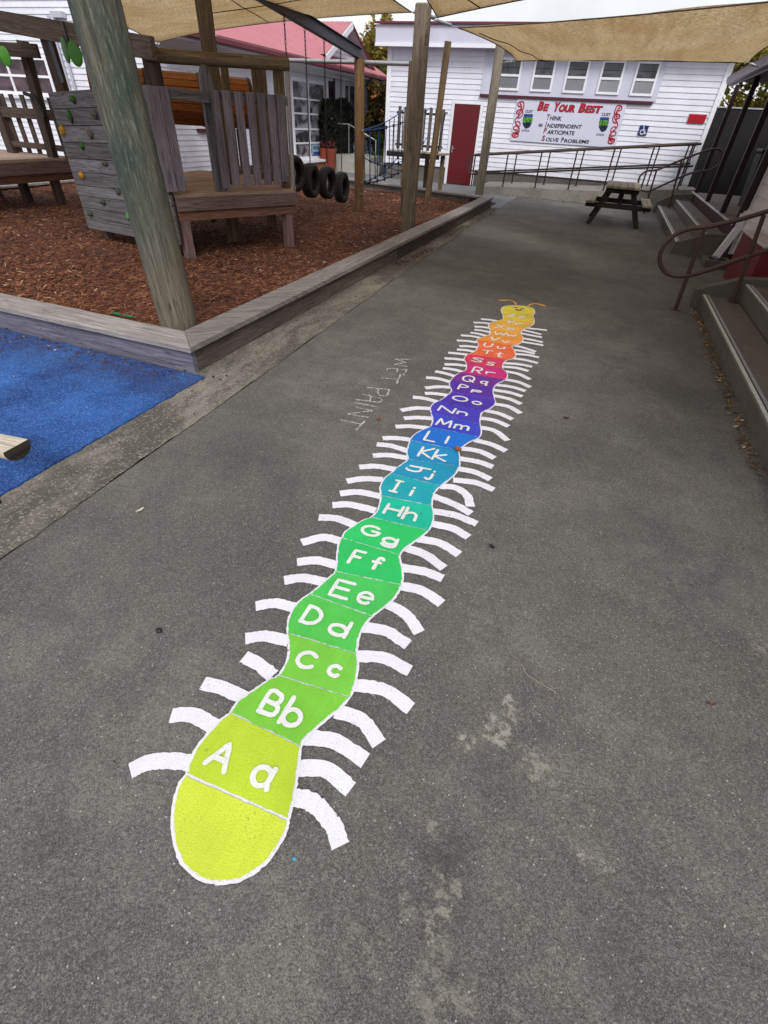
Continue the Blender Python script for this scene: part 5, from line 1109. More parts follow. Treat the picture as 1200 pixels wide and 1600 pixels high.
# ================================================================== PLAYGROUND
def post(name, base, top, r, m, label, cat_, group=None, r1=None, seg=18):
    b = Vector(base); t = Vector(top); n = 7; pts = [b + (t - b) * i / (n - 1) for i in range(n)]; r1 = r1 or r
    mb = MB().tube(pts, [r + (r1 - r) * i / (n - 1) + random.gauss(0, r * .012) for i in range(n)], seg, True, .8, wob=.03); o = mb.build(name, m, None, (b.x, b.y, 0)); return tag(o, label, cat_, group)
post('sail_post', (-3.03, 3.19, 0), (-3.2, 3.19, 3.3), .148, POLE, 'thick greenish round timber pole in the near corner of the bark', 'post', None, .152, 28)
sq = MB(); a = Vector((-3.16, 9.4, 0)); b = Vector((-3.155, 9.4, 2.92)); sq.bar(a, b, .215, .16, (0, 1, 0), .75); tag(sq.build('sail_post', wood((122, 112, 98), (86, 78, 68)), None, (-3.16, 9.4, 0), bevel=.02), 'squared grey timber post beside the path edging carrying the sail corners', 'post')
post('timber_pole', (-4.2, 13.9, 0), (-4.05, 13.9, 2.98), .075, wood((104, 86, 64), (62, 50, 38)), 'slim brown timber pole standing alone beside the far rope net platform', 'post')
post('sail_post', (-3.27, 15.75, 0), (-3.28, 15.75, 3.42), .115, wood((128, 122, 110), (92, 86, 78)), 'round grey timber post at the far corner of the bark by the red door', 'post')
post('sail_post', (-5.25, 7.08, 0), (-5.24, 7.08, 3.0), .098, OLIVE, 'round brown timber post rising through the play tower to the sail', 'post')

# ---- play tower
A = Vector((-4.97, 5.62, 0)); B = Vector((-4.2, 7.2, 0)); Cc = Vector((-5.0, 8.55, 0)); D = Vector((-6.75, 8.4, 0)); E_2 = Vector((-6.72, 5.86, 0))
DZ = .765
pt = thing('play_tower', (-5.5, 6.9, 0), 'grey timber play tower with climbing wall and picket side', 'play tower')
u = (B - A).normalized(); nrm = Vector((u.y, -u.x, 0))     # outward, to the path
def clip(poly, p, n):
    out = []
    for i in range(len(poly)):
        a, b = poly[i], poly[(i + 1) % len(poly)]; da, db = (a - p).dot(n), (b - p).dot(n)
        if da >= 0: out.append(a)
        if da * db < 0: out.append(a + (b - a) * da / (da - db))
    return out
mb = MB(); poly = [A, B, Cc, D, E_2]; inn = -nrm
for i in range(24):
    q = clip(clip(poly, A + inn * (i * .125), inn), A + inn * (i * .125 + .118), nrm)
    if len(q) > 2: mb.poly_prism([(p.x, p.y) for p in q], DZ - .035, DZ, random.random())
mb.build('deck', TAN, pt)
for p, q, nm in ((A, B, 'fascia_board'), (B, Cc, 'fascia_board')):
    d = (q - p).normalized(); n = Vector((d.y, -d.x, 0))
    mb = MB().bar(p + n * .02 - d * .01 + Vector((0, 0, DZ - .108)), q + n * .02 + d * .04 + Vector((0, 0, DZ - .108)), .04, .15); mb.build(nm, BROWN, pt, bevel=.004)
    mb = MB().bar(p + n * -.015 + Vector((0, 0, DZ - .235)), q + n * -.015 + Vector((0, 0, DZ - .235)), .04, .11); mb.build('bearer', wood((112, 80, 66), (74, 52, 44)), pt)
for p, r_, sq_ in ((A + Vector((-.02, .09, 0)), .12, 1), (B + Vector((-.1, -.05, 0)), .12, 1), (Vector((-5.28, 8.25, 0)), .11, 1), (Vector((-6.62, 5.97, 0)), .12, 1), (Vector((-6.5, 8.2, 0)), .11, 1)):
    mb = MB().bar((p.x, p.y, -.02), (p.x, p.y, DZ - .06), r_, r_, (u.x, u.y, 0)); mb.build('leg', OLIVE if r_ < .12 else BROWN, pt, bevel=.006)
# climbing wall
W0 = Vector((-6.78, 5.80, 0)); W1 = Vector((-4.99, 5.57, 0)); wd_ = (W1 - W0).normalized(); wn_ = Vector((wd_.y, -wd_.x, 0))
ztl = VP(73, 144, W0, W1).z; ztr = VP(222, 132, W0, W1).z; zbl = VP(137, 356, W0, W1).z; zbr = VP(285, 384, W0, W1).z
lys = [0, 23, 47, 71, 95, 116, 137, 154, 175, 193, 212]
cw = MB(); N_ = 10
for i in range(N_):
    f0, f1 = lys[i] / 212, lys[i + 1] / 212; gl = .0026
    zl0 = ztl + (zbl - ztl) * f1 + gl; zl1 = ztl + (zbl - ztl) * f0 - gl; zr0 = ztr + (zbr - ztr) * f1 + gl; zr1 = ztr + (zbr - ztr) * f0 - gl
    o = wn_ * (.02 + random.uniform(-.002, .003)); k = -wn_ * .02; ex_ = wd_ * random.uniform(-.012, .012)
    cw.hexa([W0 + o + Vector((0, 0, zl0)), W1 + o + ex_ + Vector((0, 0, zr0)), W1 + k + ex_ + Vector((0, 0, zr0)), W0 + k + Vector((0, 0, zl0)), W0 + o + Vector((0, 0, zl1)), W1 + o + ex_ + Vector((0, 0, zr1)), W1 + k + ex_ + Vector((0, 0, zr1)), W0 + k + Vector((0, 0, zl1))])
cw = cw.build('climbing_wall', WOOD, pt, bevel=.004)
k = -wn_ * .022; k2 = -wn_ * .04; MB().hexa([W0 + k + Vector((0, 0, zbl + .02)), W1 + k + Vector((0, 0, zbr + .02)), W1 + k2 + Vector((0, 0, zbr + .02)), W0 + k2 + Vector((0, 0, zbl + .02)), W0 + k + Vector((0, 0, ztl - .02)), W1 + k + Vector((0, 0, ztr - .02)), W1 + k2 + Vector((0, 0, ztr - .02)), W0 + k2 + Vector((0, 0, ztl - .02))]).build('gap_shade_panel', DARKW, cw)  # added dark panel darkens the board gaps and stops light from behind
GRN = paint((52, 92, 44), .6); GRY = paint((92, 94, 84), .7); YEL = paint((176, 132, 34), .6); REDH = paint((170, 46, 44), .6); LIME = paint((70, 150, 74), .5); GG = paint((70, 86, 66), .6)
for (px, py, m, w_, h_) in ((118, 156, GRN, .055, .045), (113, 182, GRN, .045, .075), (152, 179, GRY, .045, .05), (101, 204, YEL, .045, .075), (145, 210, wood((96, 88, 80), (60, 56, 52)), .055, .05), (132, 228, GRN, .045, .045),
        (180, 236, REDH, .05, .06), (167, 255, GRY, .055, .04), (131, 274, YEL, .045, .05), (188, 299, GG, .045, .05), (164, 315, GG, .05, .045), (144, 333, GG, .05, .05), (205, 337, LIME, .055, .06)):
    p = VP(px, py, W0, W1); mb = MB(); fr_ = Matrix((wd_, Vector((0, 0, 1)), wn_)).transposed(); mb.blob(p + wn_ * .03, w_ * .8, h_ * .8, .035, 12, 8, .28, None, fr_)
    if m is YEL and h_ > .06 or m is LIME:
        for k in range(5): mb.blob(p + wn_ * .055 + wd_ * .02 * math.cos(k * 1.26) + Vector((0, 0, .03 * math.sin(k * 1.26))), .01, .01, .012, 6, 4)
    mb.build('climbing_hold', m, cw)
# two upright boards at the wall, pickets, rails
TA = A + nrm * .045; TB = B + nrm * .045
def tp(px, py): return VP(px, py, TA, TB)
def upright(px0, py0, px1, py1, wd, name, m, dz=0):
    b = tp(px1, py1); t = tp(px0, py0); b.z = max(b.z, DZ - .03 if dz == 0 else dz); MB().bar(b, t, wd, .024, nrm).build(name, m, pt, bevel=.003)
upright(236, 134, 269, 300, .145, 'picket', LILAC); upright(254.5, 135, 285.5, 299, .105, 'picket', LILAC)
for (tx0, tx1, ty, bx0_, bx1_, by_) in ((510, 560, 403, 597, 640, 1017), (585, 632, 405, 650, 705, 1000), (662, 708, 412, 730, 772, 1003), (735, 785, 415, 790, 835, 998), (802, 853, 420, 855, 900, 995), (865, 913, 430, 915, 960, 995), (920, 973, 430, 963, 1008, 975)):
    upright(200 + (tx0 + tx1) / 8, 40 + ty * .25, 200 + (bx0_ + bx1_) / 8, 40 + by_ * .25, .106 + random.uniform(-.004, .004), 'picket', LILAC)
def rail2(x0, y0, x1, y1, h, name, m, off=-.05, th=.04):
    p = tp(x0, y0) - nrm * -off * 1; q = tp(x1, y1) - nrm * -off * 1; MB().bar(p, q, th, h, (0, 0, 1)).build(name, m, pt, bevel=.004)
rail2(262, 145, 330, 153, .10, 'top_rail', WOOD); rail2(332, 150, 452, 158, .09, 'top_rail', WOOD); rail2(352, 268, 452, 262, .09, 'bottom_rail', BROWN)
# pointed post top, corner posts and log rail
q = tp(333, 141) - nrm * .12
mb = MB(); s_ = u * .075
prof = [q - s_ + Vector((0, 0, -1.0)), q + s_ + Vector((0, 0, -1.0)), q + s_ + Vector((0, 0, .10)), q + s_ * .2 + Vector((0, 0, .22)), q - s_ * .35 + Vector((0, 0, .22)), q - s_ + Vector((0, 0, .12))]
k = -nrm * .07; mb.face(prof, [((p - q).z, (p - q).dot(u)) for p in prof]); mb.face([p + k for p in prof][::-1])
for i in range(6): mb.face([prof[(i + 1) % 6], prof[i], prof[i] + k, prof[(i + 1) % 6] + k])
mb.build('gate_post', WOOD, pt)
la = VY(226, 93, 5.98); lb = VY(450, 95.5, 7.22); lz = (la.z + lb.z) / 2 + .005; la.z = lz - .02; lb.z = lz + .02
MB().tube([la + (lb - la) * i / 8 for i in range(9)], .066, 18, True, .8, wob=.04).build('log_rail', OLIVE, pt)
def cpost(px, py, Y, zb, r_, m, top=None):
    p = VY(px, py, Y); MB().tube([(p.x, Y, zb), (p.x, Y, (zb + p.z) / 2), (p.x, Y, p.z)], r_, 14, True, .7, wob=.03).build('corner_post', m, pt)
cpost(434, 104, 7.3, DZ, .072, OLIVE); cpost(408, 104, 7.9, DZ, .062, OLIVE); cpost(447, 108, 7.65, DZ, .03, GALV); cpost(350, 104, 8.3, DZ, .06, OLIVE); cpost(398, 104, 8.1, DZ, .06, OLIVE)
MB().bar((la.x + .0, 6.06, .05), (la.x + .02, 6.06, 2.13), .16, .13, (0, 1, 0)).build('corner_post', DARKW, pt, bevel=.01)

# ---- sloping overhead beam with green grips
b0 = VY(-60, 22, 6.5); b1 = VY(240, 76, 5.93); ob = thing('overhead_beam', (b0 + b1) / 2, 'thick sloping overhead timber beam above the climbing wall', 'beam')
MB().bar(b0, b1, .07, .20, (0, 0, 1), .8).build('beam', wood((104, 92, 84), (70, 62, 56)), ob, bevel=.005)
pp = VY(70, 60, 6.32); MB().bar((pp.x + .06, 6.35, 0), (pp.x, 6.35, 2.3), .15, .1, (0, 1, 0)).build('post', DARKW, ob, bevel=.006)
pq = VY(72, 48, 6.25); mb = MB().bar((pq.x + .02, 6.26, pq.z - .48), (pq.x - .01, 6.26, pq.z + .02), .06, .012, (0, 1, 0)); mb.build('steel_strap', STEEL, ob)
mb = MB()
for px, py in ((126, 52), (130, 66)): q = VY(px, py, 6.05); mb.tube([(q.x, q.y + .01, q.z), (q.x, q.y - .02, q.z)], .012, 10)
mb.build('bolt', GALV, ob)
sb0 = VY(-40, 74, 7.6); sb1 = VY(60, 80, 7.9); MB().bar(sb0, sb1, .07, .17, (0, 0, 1)).build('rear_beam', DARKW, ob, bevel=.005)
def grip(px, py, Y, label):
    t = thing('hanging_grip', VY(px, py, Y), label, 'grip', 'green grips under the overhead beam'); c = VY(px, py, Y)
    for sg in (-1, 1):
        mb = MB(); d = Vector((1, sg * .3, 0)).normalized(); fr_ = Matrix((d, Vector((0, 0, 1)), d.cross(Vector((0, 0, 1))))).transposed(); mb.blob(c + Vector((sg * .072, 0, -.06 - .015 * sg)), .085, .125, .014, 16, 8, .02, None, fr_); mb.build('disc', paint((46, 112, 34), .4) if sg < 0 else paint((70, 132, 40), .4), t)
    MB().tube([(c.x, c.y, c.z + .2), (c.x, c.y, c.z - .02)], .012, 8).build('hanger', STEEL, t)
grip(107, 70, 6.1, 'green double disc grip hanging beside the thick pole'); grip(0, 78, 7.6, 'green double disc grip at the left edge of the beam')

# ---- raised platform at the left
pl = thing('play_platform', (-10.6, 7, 0), 'low raised timber play platform with picket fence behind it', 'play platform')
mb = MB()
for i in range(16): x = -9.62 - i * .13; mb.box(x - .124, x, 4.6, 8.28, .735, .77)
mb.build('deck', TAN, pl)
MB().box(-9.615, -9.575, 4.6, 8.3, .55, .732).build('fascia_board', BROWN, pl, bevel=.004); MB().box(-9.66, -9.618, 4.6, 8.26, .43, .545).build('bearer', wood((120, 86, 72), (84, 60, 50)), pl)
MB().box(-11.7, -9.58, 8.285, 8.32, .55, .76).build('fascia_board', BROWN, pl)
for x, y in ((-9.72, 7.85), (-10.4, 7.7), (-9.72, 5.2), (-11.5, 7.9)): MB().bar((x, y, 0), (x, y, .73), .13, .13, (0, 1, 0)).build('leg', DARKW, pl, bevel=.006)
FA = G(23, 238, .78); FB = G(83, 245, .78)
MB().bar((FB.x, FB.y, .77), (VY(40, 75, FB.y).x - .02, FB.y, 2.32), .15, .12, (0, 1, 0)).build('fence_post', DARKW, pl, bevel=.006)
MB().bar((FA.x - .04, FA.y, .77), (FA.x - .04, FA.y, 1.62), .17, .12, (0, 1, 0)).build('fence_post', DARKW, pl, bevel=.006); MB().bar((FA.x - .22, FA.y + .2, .77), (FA.x - .3, FA.y + .2, 1.35), .1, .05, (0, 1, 0)).build('fence_post', DARKW, pl)
fq = lambda px, py: VY(px, py, FA.y + .03)
for z_, h_ in ((fq(40, 177).z, .15), (fq(60, 228).z, .09)): MB().bar((FA.x - .1, FA.y + .0, z_), (FB.x + .55, FB.y + .03, z_), .04, h_).build('fence_rail', DARKW, pl)
for px in (17, 31, 47, 62):
    q = VY(px + 8, 215, FA.y + .06); MB().bar((q.x, q.y, .79), (q.x, q.y, 1.64), .10, .022, (0, 1, 0)).build('picket', DARKW, pl)
q = FB + Vector((.42, 0, 0)); MB().bar((q.x, q.y, .72), (q.x - .02, q.y, 1.62), .12, .1, (0, 1, 0)).build('fence_post', DARKW, pl); 
MB().tube([(FB.x - .1, FB.y - .09, 1.66), (FB.x + .12, FB.y - .09, 1.62), (FB.x + .22, FB.y - .09, 1.35)], .03, 8).build('rubber_hose', BLACK, pl)

# ---- slatted orange tunnel
tu = thing('slatted_tunnel', (-6.3, 8.9, 1.64), 'round tunnel of orange timber slats behind the play tower', 'tunnel')
ta = Vector((-8.1, 7.75, 1.72)); tb = Vector((-6.22, 9.4, 1.70)); ax = (tb - ta).normalized(); s_ = ax.cross(Vector((0, 0, 1))).normalized(); v_ = s_.cross(ax); rr = .33
mb = MB(); ns_ = 20
for i in range(ns_):
    a0 = 2 * math.pi * i / ns_; n_ = s_ * math.cos(a0) + v_ * math.sin(a0); mb.bar(ta + n_ * rr, tb + n_ * rr, .094, .022, n_)
mb.build('slats', ORANGE, tu); MB().tube([ta, (ta + tb) / 2, tb], rr - .02, 20, False).build('gap_shade_tube', BLACK, tu)  # added black inner tube puts the dark into the gaps between slats
for f in (.02, .33, .66, .985):
    o = ta + (tb - ta) * f; ring = [o + (s_ * math.cos(q) + v_ * math.sin(q)) * (rr + .018) for q in [2 * math.pi * i / 32 for i in range(33)]]; mb = MB()
    for p, q in zip(ring[:-1], ring[1:]): mb.bar(p, q, .045, .008, ((p + q) / 2 - o))
    mb.build('hoop', paint((58, 48, 46), .5), tu)
for f in (.1, .9):
    o = ta + (tb - ta) * f; MB().bar((o.x, o.y, .0), (o.x, o.y, o.z - rr - .015), .1, .1, (0, 1, 0)).build('support', DARKW, tu)

# ---- tyre swings and beam
sw = thing('swing_frame', (-4.95, 11.2, 0), 'steel beam on a round brown post carrying the row of hanging tyres', 'swing frame')
S0 = Vector((-4.99, 11.24, 2.47)); S1 = Vector((-5.12, 7.3, 2.86))
mb = MB().bar(S0 + (S0 - S1).normalized() * .12, S1, .10, .012, (0, 0, 1)); o_ = Vector((0, 0, .075)); mb.bar(S0 + (S0 - S1).normalized() * .12 + o_, S1 + o_, .012, .135); mb.bar(S0 + (S0 - S1).normalized() * .12 + o_ * 2, S1 + o_ * 2, .10, .012); mb.build('steel_beam', STEEL, sw, bevel=.002)
MB().tube([(-4.94, 11.24, 0), (-4.95, 11.24, 1.2), (-4.97, 11.24, 2.46)], .098, 18, True, .8, wob=.03).build('post', wood((112, 86, 58), (70, 52, 36)), sw)
mb = MB()
for z_ in (1.42, .56, .36): mb.tube([(-4.86, 11.15, z_), (-4.82, 11.12, z_)], .014, 8)
mb.build('bolt', GALV, sw)
wy = 11.37; wl_ = VY(447, 96, wy); wr_ = VY(643, 98.5, wy); cb_ = thing('chin_up_bar', ((wl_.x + wr_.x) / 2, wy, 0), 'long pale steel bar crossing behind the swing post', 'bar')
MB().tube([(wl_.x - .06, wy, 2.425), (wr_.x + .06, wy, 2.425)], .034, 12).build('bar', GALV, cb_)
for x in (wl_.x, wr_.x): MB().tube([(x, wy, 0), (x, wy, 2.46)], .05, 10).build('post', OLIVE, cb_)
def chainmesh(mb, p, q):
    L = (q - p).length; n = max(2, int(L / .05)); d = (q - p) / n
    for i in range(n):
        o = p + d * (i + .5); x = Vector((1, 0, 0)) if i % 2 else Vector((0, 1, 0)); z_ = d.normalized()
        ring = [o + x * .012 * math.cos(t) + z_ * .033 * math.sin(t) for t in [2 * math.pi * k / 8 for k in range(9)]]; mb.tube(ring, .0048, 5, False)
TY = ((452, 25, 463, 272), (482, 50, 489, 283), (510, 65, 513, 286), (533, 85, 535, 293)); TL = ('beside the picket corner of the tower', 'second from the tower', 'third from the tower', 'nearest the swing post')
proto = None
for i, (cx, cy, tx, ty) in enumerate(TY):
    ct_ = VX(cx, cy, -5.0); c = VX(tx, ty, -5.0); y = (ct_.y + c.y) / 2; f = (y - S0.y) / (S1.y - S0.y); bz = S0.z + (S1.z - S0.z) * f; bxx = S0.x + (S1.x - S0.x) * f
    lab = 'black tyre hanging on a chain, ' + TL[i]
    t = thing('tyre_swing', (bxx, y, c.z), lab, 'tyre swing', 'tyres hanging in a row'); o = Vector((bxx, y, c.z))
    prof_ = [(.155, -.055), (.185, -.082), (.235, -.088), (.272, -.075), (.282, -.04), (.284, 0), (.282, .04), (.272, .075), (.235, .088), (.185, .082), (.155, .055), (.175, .03), (.25, .04), (.255, 0), (.25, -.04), (.175, -.03)]
    mb = MB(); sg = 36; vs = []; fs = []; rot = Matrix.Rotation(R((-6, 4, -3, 5)[i]), 3, 'Z')
    for k in range(sg):
        a = 2 * math.pi * k / sg
        for (r_, x_) in prof_: vs.append(o + rot @ Vector((x_, r_ * .93 * math.cos(a), r_ * .93 * math.sin(a))))
    m_ = len(prof_)
    for k in range(sg):
        k2 = (k + 1) % sg
        for j in range(m_): j2 = (j + 1) % m_; fs.append((k * m_ + j, k2 * m_ + j, k2 * m_ + j2, k * m_ + j2))
    mb.mesh(vs, fs, [[(0, 0)] * 4] * len(fs), .5, True); mb.build('tyre', tyrerubber(), t)
    mb = MB(); chainmesh(mb, o + Vector((0, 0, .235)), Vector((bxx, y, bz - .006))); mb.build('chain', CHAIN, t)
    mb = MB(); mb.tube([o + Vector((0, 0, .20)), o + Vector((0, 0, .30))], .012, 8); mb.tube([o + Vector((0, 0, .222)), o + Vector((0, 0, .232))], .035, 10); mb.build('eye_bolt', GALV, t)

# ---- far net platform and rope net
ntp = thing('net_platform', (-5.0, 15.3, 0), 'small far timber platform with pickets in front of the hall', 'play platform')
p0 = VY(605, 236, 15.2); p1 = VY(690, 240, 15.2); pz = (p0.z + p1.z) / 2
mb = MB()
for i in range(8): mb.box(p0.x, p1.x - .05, 15.2 + i * .12, 15.2 + i * .12 + .112, pz - .04, pz)
mb.build('deck', wood((150, 138, 124), (118, 108, 98)), ntp); MB().box(p0.x, p1.x - .05, 15.16, 15.197, pz - .12, pz - .012).build('fascia_board', PD, ntp)
zt_ = VY(650, 168, 16.1).z
for px in (623, 632, 641.5, 661, 671, 680, 690): q = VY(px, 200, 16.1); MB().bar((q.x, 16.1, pz + .02), (q.x + .01, 16.1, zt_ + random.uniform(-.02, .02)), .085, .022, (0, 1, 0)).build('picket', wood((104, 96, 94), (74, 68, 66)), ntp)
for z_ in (pz + .12, zt_ - .12): MB().bar((VY(619, 200, 16.125).x, 16.125, z_), (VY(694, 200, 16.125).x, 16.125, z_), .03, .05).build('rail', PD, ntp)
q0_, q1__ = VY(683, 242, 15.5), VY(696, 176, 15.5); MB().tube([q0_, q1__, (q1__.x - .1, 16.05, q1__.z)], .018, 8).build('side_bar', BLACK, ntp)
for x, y in ((p0.x + .45, 15.35), (p0.x + .9, 16.05), (p1.x - .15, 15.9)): MB().bar((x, y, 0), (x, y, pz - .04), .1, .1, (0, 1, 0)).build('leg', OLIVE, ntp)
nt_ = thing('rope_net', (-4.9, 13, 0), 'blue and black rope net bridge between the swing post and the far platform', 'rope net')
PA = Vector((-4.93, 11.34, VY(564, 204, 11.34).z)); PB = VY(674, 168, 15.25); PC = Vector((-4.93, 11.34, VY(565, 286, 11.34).z)); PD_ = VY(664, 232, 15.2)
def rope(mb, p, q, sag, r_=.0095, n=10):
    pts = [p + (q - p) * t + Vector((0, 0, -sag * 4 * t * (1 - t))) for t in [i / n for i in range(n + 1)]]; mb.tube(pts, r_, 6, False); return pts
tb_ = MB(); T0 = rope(tb_, PA, PB, .10); tb_.build('hand_rope', BLUER, nt_)
of = Vector((-.55, .0, 0)); t2 = MB(); T1 = rope(t2, PA + of * .2, PB + of * 1.2, .10); t2.build('hand_rope', BLUER, nt_)
b_ = MB(); B0 = rope(b_, PC, PD_ + Vector((.1, 0, 0)), .18); b_.build('foot_rope', ROPE, nt_)
b_ = MB(); B1 = rope(b_, PC + of * .1, PD_ + of, .16); b_.build('foot_rope', ROPE, nt_)
b_ = MB(); M0 = rope(b_, PA + Vector((0, 0, -.42)), PB + Vector((0, 0, -.55)), .35); b_.build('mid_rope', BLUER, nt_)
for i in range(0, 10):
    mb = MB(); mb.tube([T0[i], M0[i] + Vector((0, 0, -.0)), B0[i]], .008, 6, False); mb.build('upright_rope', BLUER if i < 4 else ROPE, nt_)
    for p in (T0[i], M0[i], B0[i], B1[i]): MB().blob(p, .028, .028, .035, 8, 5, .1).build('knot', BLACK, nt_)
for i in range(1, 10): MB().tube([B0[i], (B0[i] + B1[i]) / 2 + Vector((0, 0, -.05)), B1[i], T1[i]], .011, 6, False).build('cross_rope', ROPE, nt_)

# ---- shade sails
def sail(corners, sag, dip, label, seams=(), ties=()):
    # four corners in order; edges curve inward by sag, cloth dips by dip
    C4 = [Vector(c) for c in corners]; N_ = 26; cen = sum(C4, Vector()) / 4
    def edge_(a, b, t): p = a + (b - a) * t; return p + (cen - (a + b) / 2) * (sag * 4 * t * (1 - t))
    def pt_(u_, v_):
        e0 = edge_(C4[0], C4[1], u_); e1 = edge_(C4[3], C4[2], u_); f0 = edge_(C4[0], C4[3], v_); f1 = edge_(C4[1], C4[2], v_)
        bl = (C4[0] * (1 - u_) + C4[1] * u_) * (1 - v_) + (C4[3] * (1 - u_) + C4[2] * u_) * v_
        p = e0 * (1 - v_) + e1 * v_ + f0 * (1 - u_) + f1 * u_ - bl; p.z -= dip * 16 * u_ * (1 - u_) * v_ * (1 - v_) - .012 * math.sin(u_ * 19 + v_ * 7) * math.sin(v_ * 16); return p
    mb = MB(); g_ = [[pt_(i / N_, j / N_) for j in range(N_ + 1)] for i in range(N_ + 1)]
    vs = [p for r_ in g_ for p in r_]; fs = []; us = []
    lu = (C4[1] - C4[0]).length; lv = (C4[3] - C4[0]).length
    for i in range(N_):
        for j in range(N_):
            a = i * (N_ + 1) + j; fs.append((a, a + N_ + 1, a + N_ + 2, a + 1)); us.append([(lu * x / N_, lv * y_ / N_) for x, y_ in ((i, j), (i + 1, j), (i + 1, j + 1), (i, j + 1))])
    mb.mesh(vs, fs, us, .8, True)
    t = thing('shade_sail', cen, label, 'shade sail', 'tan shade sails'); o = mb.build('cloth', sailcloth(), t); sm = o.modifiers.new('thick', 'SOLIDIFY'); sm.thickness = .004
    hem = MB()
    for k in range(4):
        pts = [edge_(C4[k], C4[(k + 1) % 4], i / 20) for i in range(21)]; hem.tube([p + Vector((0, 0, -.004)) for p in pts], .0075, 6)
    hem.build('hem', paint((84, 66, 48), .8), t)
    for (a, b) in seams:
        pts = [pt_(a[0] + (b[0] - a[0]) * i / 24, a[1] + (b[1] - a[1]) * i / 24) + Vector((0, 0, -.006)) for i in range(25)]; MB().tube(pts, .0065, 5).build('seam', paint((70, 54, 38), .8), t)
    for (p, q) in ties:
        mb = MB(); p = Vector(p); q = Vector(q); mb.tube([p, (p + q) / 2 + Vector((0, 0, -.01)), q], .008, 6); mb.tube([p + (q - p) * .2, p + (q - p) * .7], .02, 8); mb.build('turnbuckle', GALV, t)
    return t
C3 = VY(246, 66, 11.9)
sail([(-3.32, 9.36, 2.83), C3, (-8.6, 3.4, 3.35), (-2.75, 3.1, 3.2)], .10, .18, 'large tan shade sail above the playground', [((.42, 0), (.30, .5)), ((.0, .2), (.5, .2))], [((-3.2, 9.36, 2.82), (-3.32, 9.36, 2.83)), (C3, C3 + Vector((-.15, .3, -.08)))])
mb = MB().tube([C3, C3 + Vector((.06, .0, -.07)), C3 + Vector((.1, .02, -.22))], .012, 6); 
sail([(-2.98, 9.55, 2.80), (1.92, 6.25, 2.84), (1.9, 2.9, 3.1), (-2.95, 4.2, 3.25)], .07, .12, 'tan shade sail hung low from the grey post above the middle of the path', [((.16, 0), (.06, .4))], [((-3.06, 9.45, 2.79), (-2.98, 9.55, 2.80))])
p1_ = G(716, 43, 2.8); p2_ = VY(806, 95, 15.5); p3_ = VX(1170, 98, 1.72); 
sail([p1_, p2_, p3_, (1.9, 6.9, 2.66)], .09, .10, 'tan shade sail over the far part of the path before the hall', [((.12, .03), (.985, .16))], [((-3.06, 9.5, 2.78), p1_), ((-3.17, 15.72, p2_.z - .02), p2_), (p3_, (1.9, p3_.y + .05, 2.63))])

# ================================================================== PLANTS
def leaves(n, cen, rad, size, clumps, seed, flat_=0.0):
    rg = random.Random(seed); mb = MB(); cen = Vector(cen); cl = []
    for _ in range(clumps):
        d = Vector((rg.gauss(0, 1), rg.gauss(0, 1), rg.gauss(0, 1))).normalized() * rg.random() ** .4; cl.append((Vector((d.x * rad[0], d.y * rad[1], d.z * rad[2])), rg.uniform(.16, .34), rg.uniform(-.22, .22)))
    for _ in range(n):
        c, r_, tn = cl[rg.randrange(clumps)]; d = Vector((rg.gauss(0, 1), rg.gauss(0, 1), rg.gauss(0, .8))); d = d.normalized() * rg.random() ** .45
        p = cen + c + Vector((d.x * rad[0], d.y * rad[1], d.z * rad[2])) * r_ * 1.15; l = size * rg.uniform(.6, 1.4); a = Vector((rg.gauss(0, 1), rg.gauss(0, 1), rg.gauss(0, .6))).normalized(); b = a.orthogonal().normalized(); b.rotate(Matrix.Rotation(rg.random() * 6.28, 3, a)); b *= l * .38; a *= l * .6
        i = len(mb.v); mb.v += [tuple(p - a), tuple(p + b), tuple(p + a), tuple(p - b)]; mb.f.append((i, i + 1, i + 2, i + 3)); mb.uv.append([(0, 0)] * 4); mb.t.append(min(1, max(0, .45 + tn + rg.gauss(0, .2)))); mb.sm.append(False)
    return mb
BARK = wood((92, 80, 68), (60, 50, 42))
def tree(base, h, rad, n, size, cols, label, seed, cz=.62, clumps=40, cat_='tree', name='garden_tree', trunk=.12):
    b = Vector((base[0], base[1], -.02)); t = thing(name, b, label, cat_); rg = random.Random(seed)
    mb = MB().tube([b, b + Vector((rg.gauss(0, .1), 0, h * .3)), b + Vector((rg.gauss(0, .15), rg.gauss(0, .1), h * .75))], trunk, 9, True, r1=trunk * .35)
    for k in range(7):
        a = rg.random() * 6.28; p = b + Vector((0, 0, h * rg.uniform(.25, .6))); q = p + Vector((math.cos(a) * rad[0] * .7, math.sin(a) * rad[1] * .7, h * rg.uniform(.1, .3))); mb.tube([p, (p + q) / 2 + Vector((0, 0, .1)), q], trunk * .35, 6, True, r1=trunk * .1)
    mb.build('trunk', BARK, t); leaves(n, b + Vector((0, 0, h * cz)), rad, size, clumps, seed).build('crown', leaf(*cols), t); return t
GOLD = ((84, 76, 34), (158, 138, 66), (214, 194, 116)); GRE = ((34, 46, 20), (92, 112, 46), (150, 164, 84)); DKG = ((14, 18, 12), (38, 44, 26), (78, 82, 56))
tree((-11.15, 27.5), 5.2, (1.0, 1.3, 2.1), 8500, .15, GOLD, 'tall golden green tree in the gap between house and hall', 11, .6, 60)
tree((-9.35, 23.2), 3.1, (.75, .9, 1.2), 5200, .10, ((40, 36, 20), (110, 94, 46), (196, 120, 80)), 'loose shrub with reddish new leaves beside the hall corner', 12, .55, 40, 'shrub', 'flowering_shrub', .05)
q_ = VY(590, 290, 21.5)
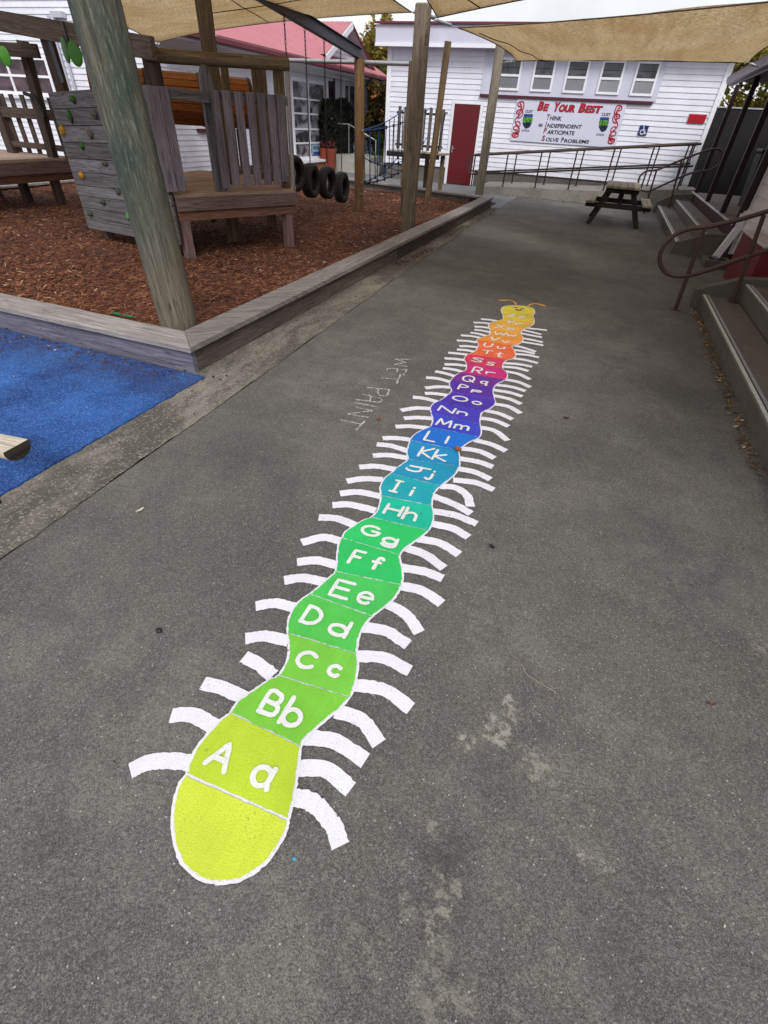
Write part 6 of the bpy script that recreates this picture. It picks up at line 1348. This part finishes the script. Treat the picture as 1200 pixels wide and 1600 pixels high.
tree((q_.x, 22.2), 1.5, (.75, .7, .6), 3200, .09, ((50, 70, 26), (110, 140, 54), (160, 184, 90)), 'low bright green bush beside the hall corner', 13, .5, 26, 'shrub', 'green_bush', .04)
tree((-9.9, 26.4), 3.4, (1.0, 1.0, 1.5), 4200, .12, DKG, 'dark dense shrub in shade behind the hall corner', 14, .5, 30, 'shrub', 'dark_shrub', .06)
tree((-10.2, 25.0), 3.9, (1.1, .8, 1.7), 6500, .11, GRE, 'bushy green shrub filling the gap between house and hall', 16, .5, 50, 'shrub', 'green_shrub', .05)
# dark climber hedge against the house
hy0, hy1 = VX(509, 200, -10.05).y, VX(556, 200, -10.0).y
hd_ = thing('climber_hedge', (-10.0, (hy0 + hy1) / 2, 0), 'dark evergreen climber hedge against the school house wall', 'hedge')
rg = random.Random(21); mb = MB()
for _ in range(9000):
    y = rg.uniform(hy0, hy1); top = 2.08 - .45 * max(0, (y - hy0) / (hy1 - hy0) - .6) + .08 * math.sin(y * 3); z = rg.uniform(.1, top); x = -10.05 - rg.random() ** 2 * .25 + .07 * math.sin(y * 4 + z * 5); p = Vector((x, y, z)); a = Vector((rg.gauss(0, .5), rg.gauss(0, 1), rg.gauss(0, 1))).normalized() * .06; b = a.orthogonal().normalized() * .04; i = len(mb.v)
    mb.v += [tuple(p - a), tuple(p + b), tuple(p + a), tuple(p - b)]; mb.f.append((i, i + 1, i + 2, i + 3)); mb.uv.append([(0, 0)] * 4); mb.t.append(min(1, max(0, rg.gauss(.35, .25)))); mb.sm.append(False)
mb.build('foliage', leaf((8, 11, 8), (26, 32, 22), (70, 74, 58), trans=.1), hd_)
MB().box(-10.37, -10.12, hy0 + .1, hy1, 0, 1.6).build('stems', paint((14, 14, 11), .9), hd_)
# fence glimpsed beyond the bush and the red toy on the yard
fz = MB(); q0 = VY(560, 215, 26); q1 = VY(612, 215, 26)
for i in range(22): x = q0.x + (q1.x + .6 - q0.x) * i / 21; fz.box(x - .05, x + .04, 25.98, 26.0, 0, 1.35)
fz.box(q0.x, q1.x + .6, 26.005, 26.05, 1.0, 1.08); tag(fz.build('picket_fence', paint((110, 112, 124)), None, (q0.x, 26, 0)), 'grey picket fence far behind the green bush', 'fence')
q = VY(577, 262, 18.5); q = G(577, 263); mb = MB().blob((q.x, q.y, .05), .3, .12, .05, 8, 5, .3); mb.blob((q.x + .4, q.y + .1, .04), .15, .1, .04, 8, 5, .3); tag(mb.build('red_mat', paint((176, 44, 54)), None, (q.x, q.y, 0)), 'small red soft toy lying on the grey yard behind the rope net', 'toy')
# trees beyond the verandah
tree((4.3, 26), 4.4, (2.2, 1.4, 1.7), 7000, .15, ((70, 70, 20), (150, 142, 50), (206, 196, 100)), 'yellow green tree seen above the verandah partition', 31, .58, 45)
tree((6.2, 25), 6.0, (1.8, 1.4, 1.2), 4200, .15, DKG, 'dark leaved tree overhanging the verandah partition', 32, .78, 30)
for nm in ('camera',): pass
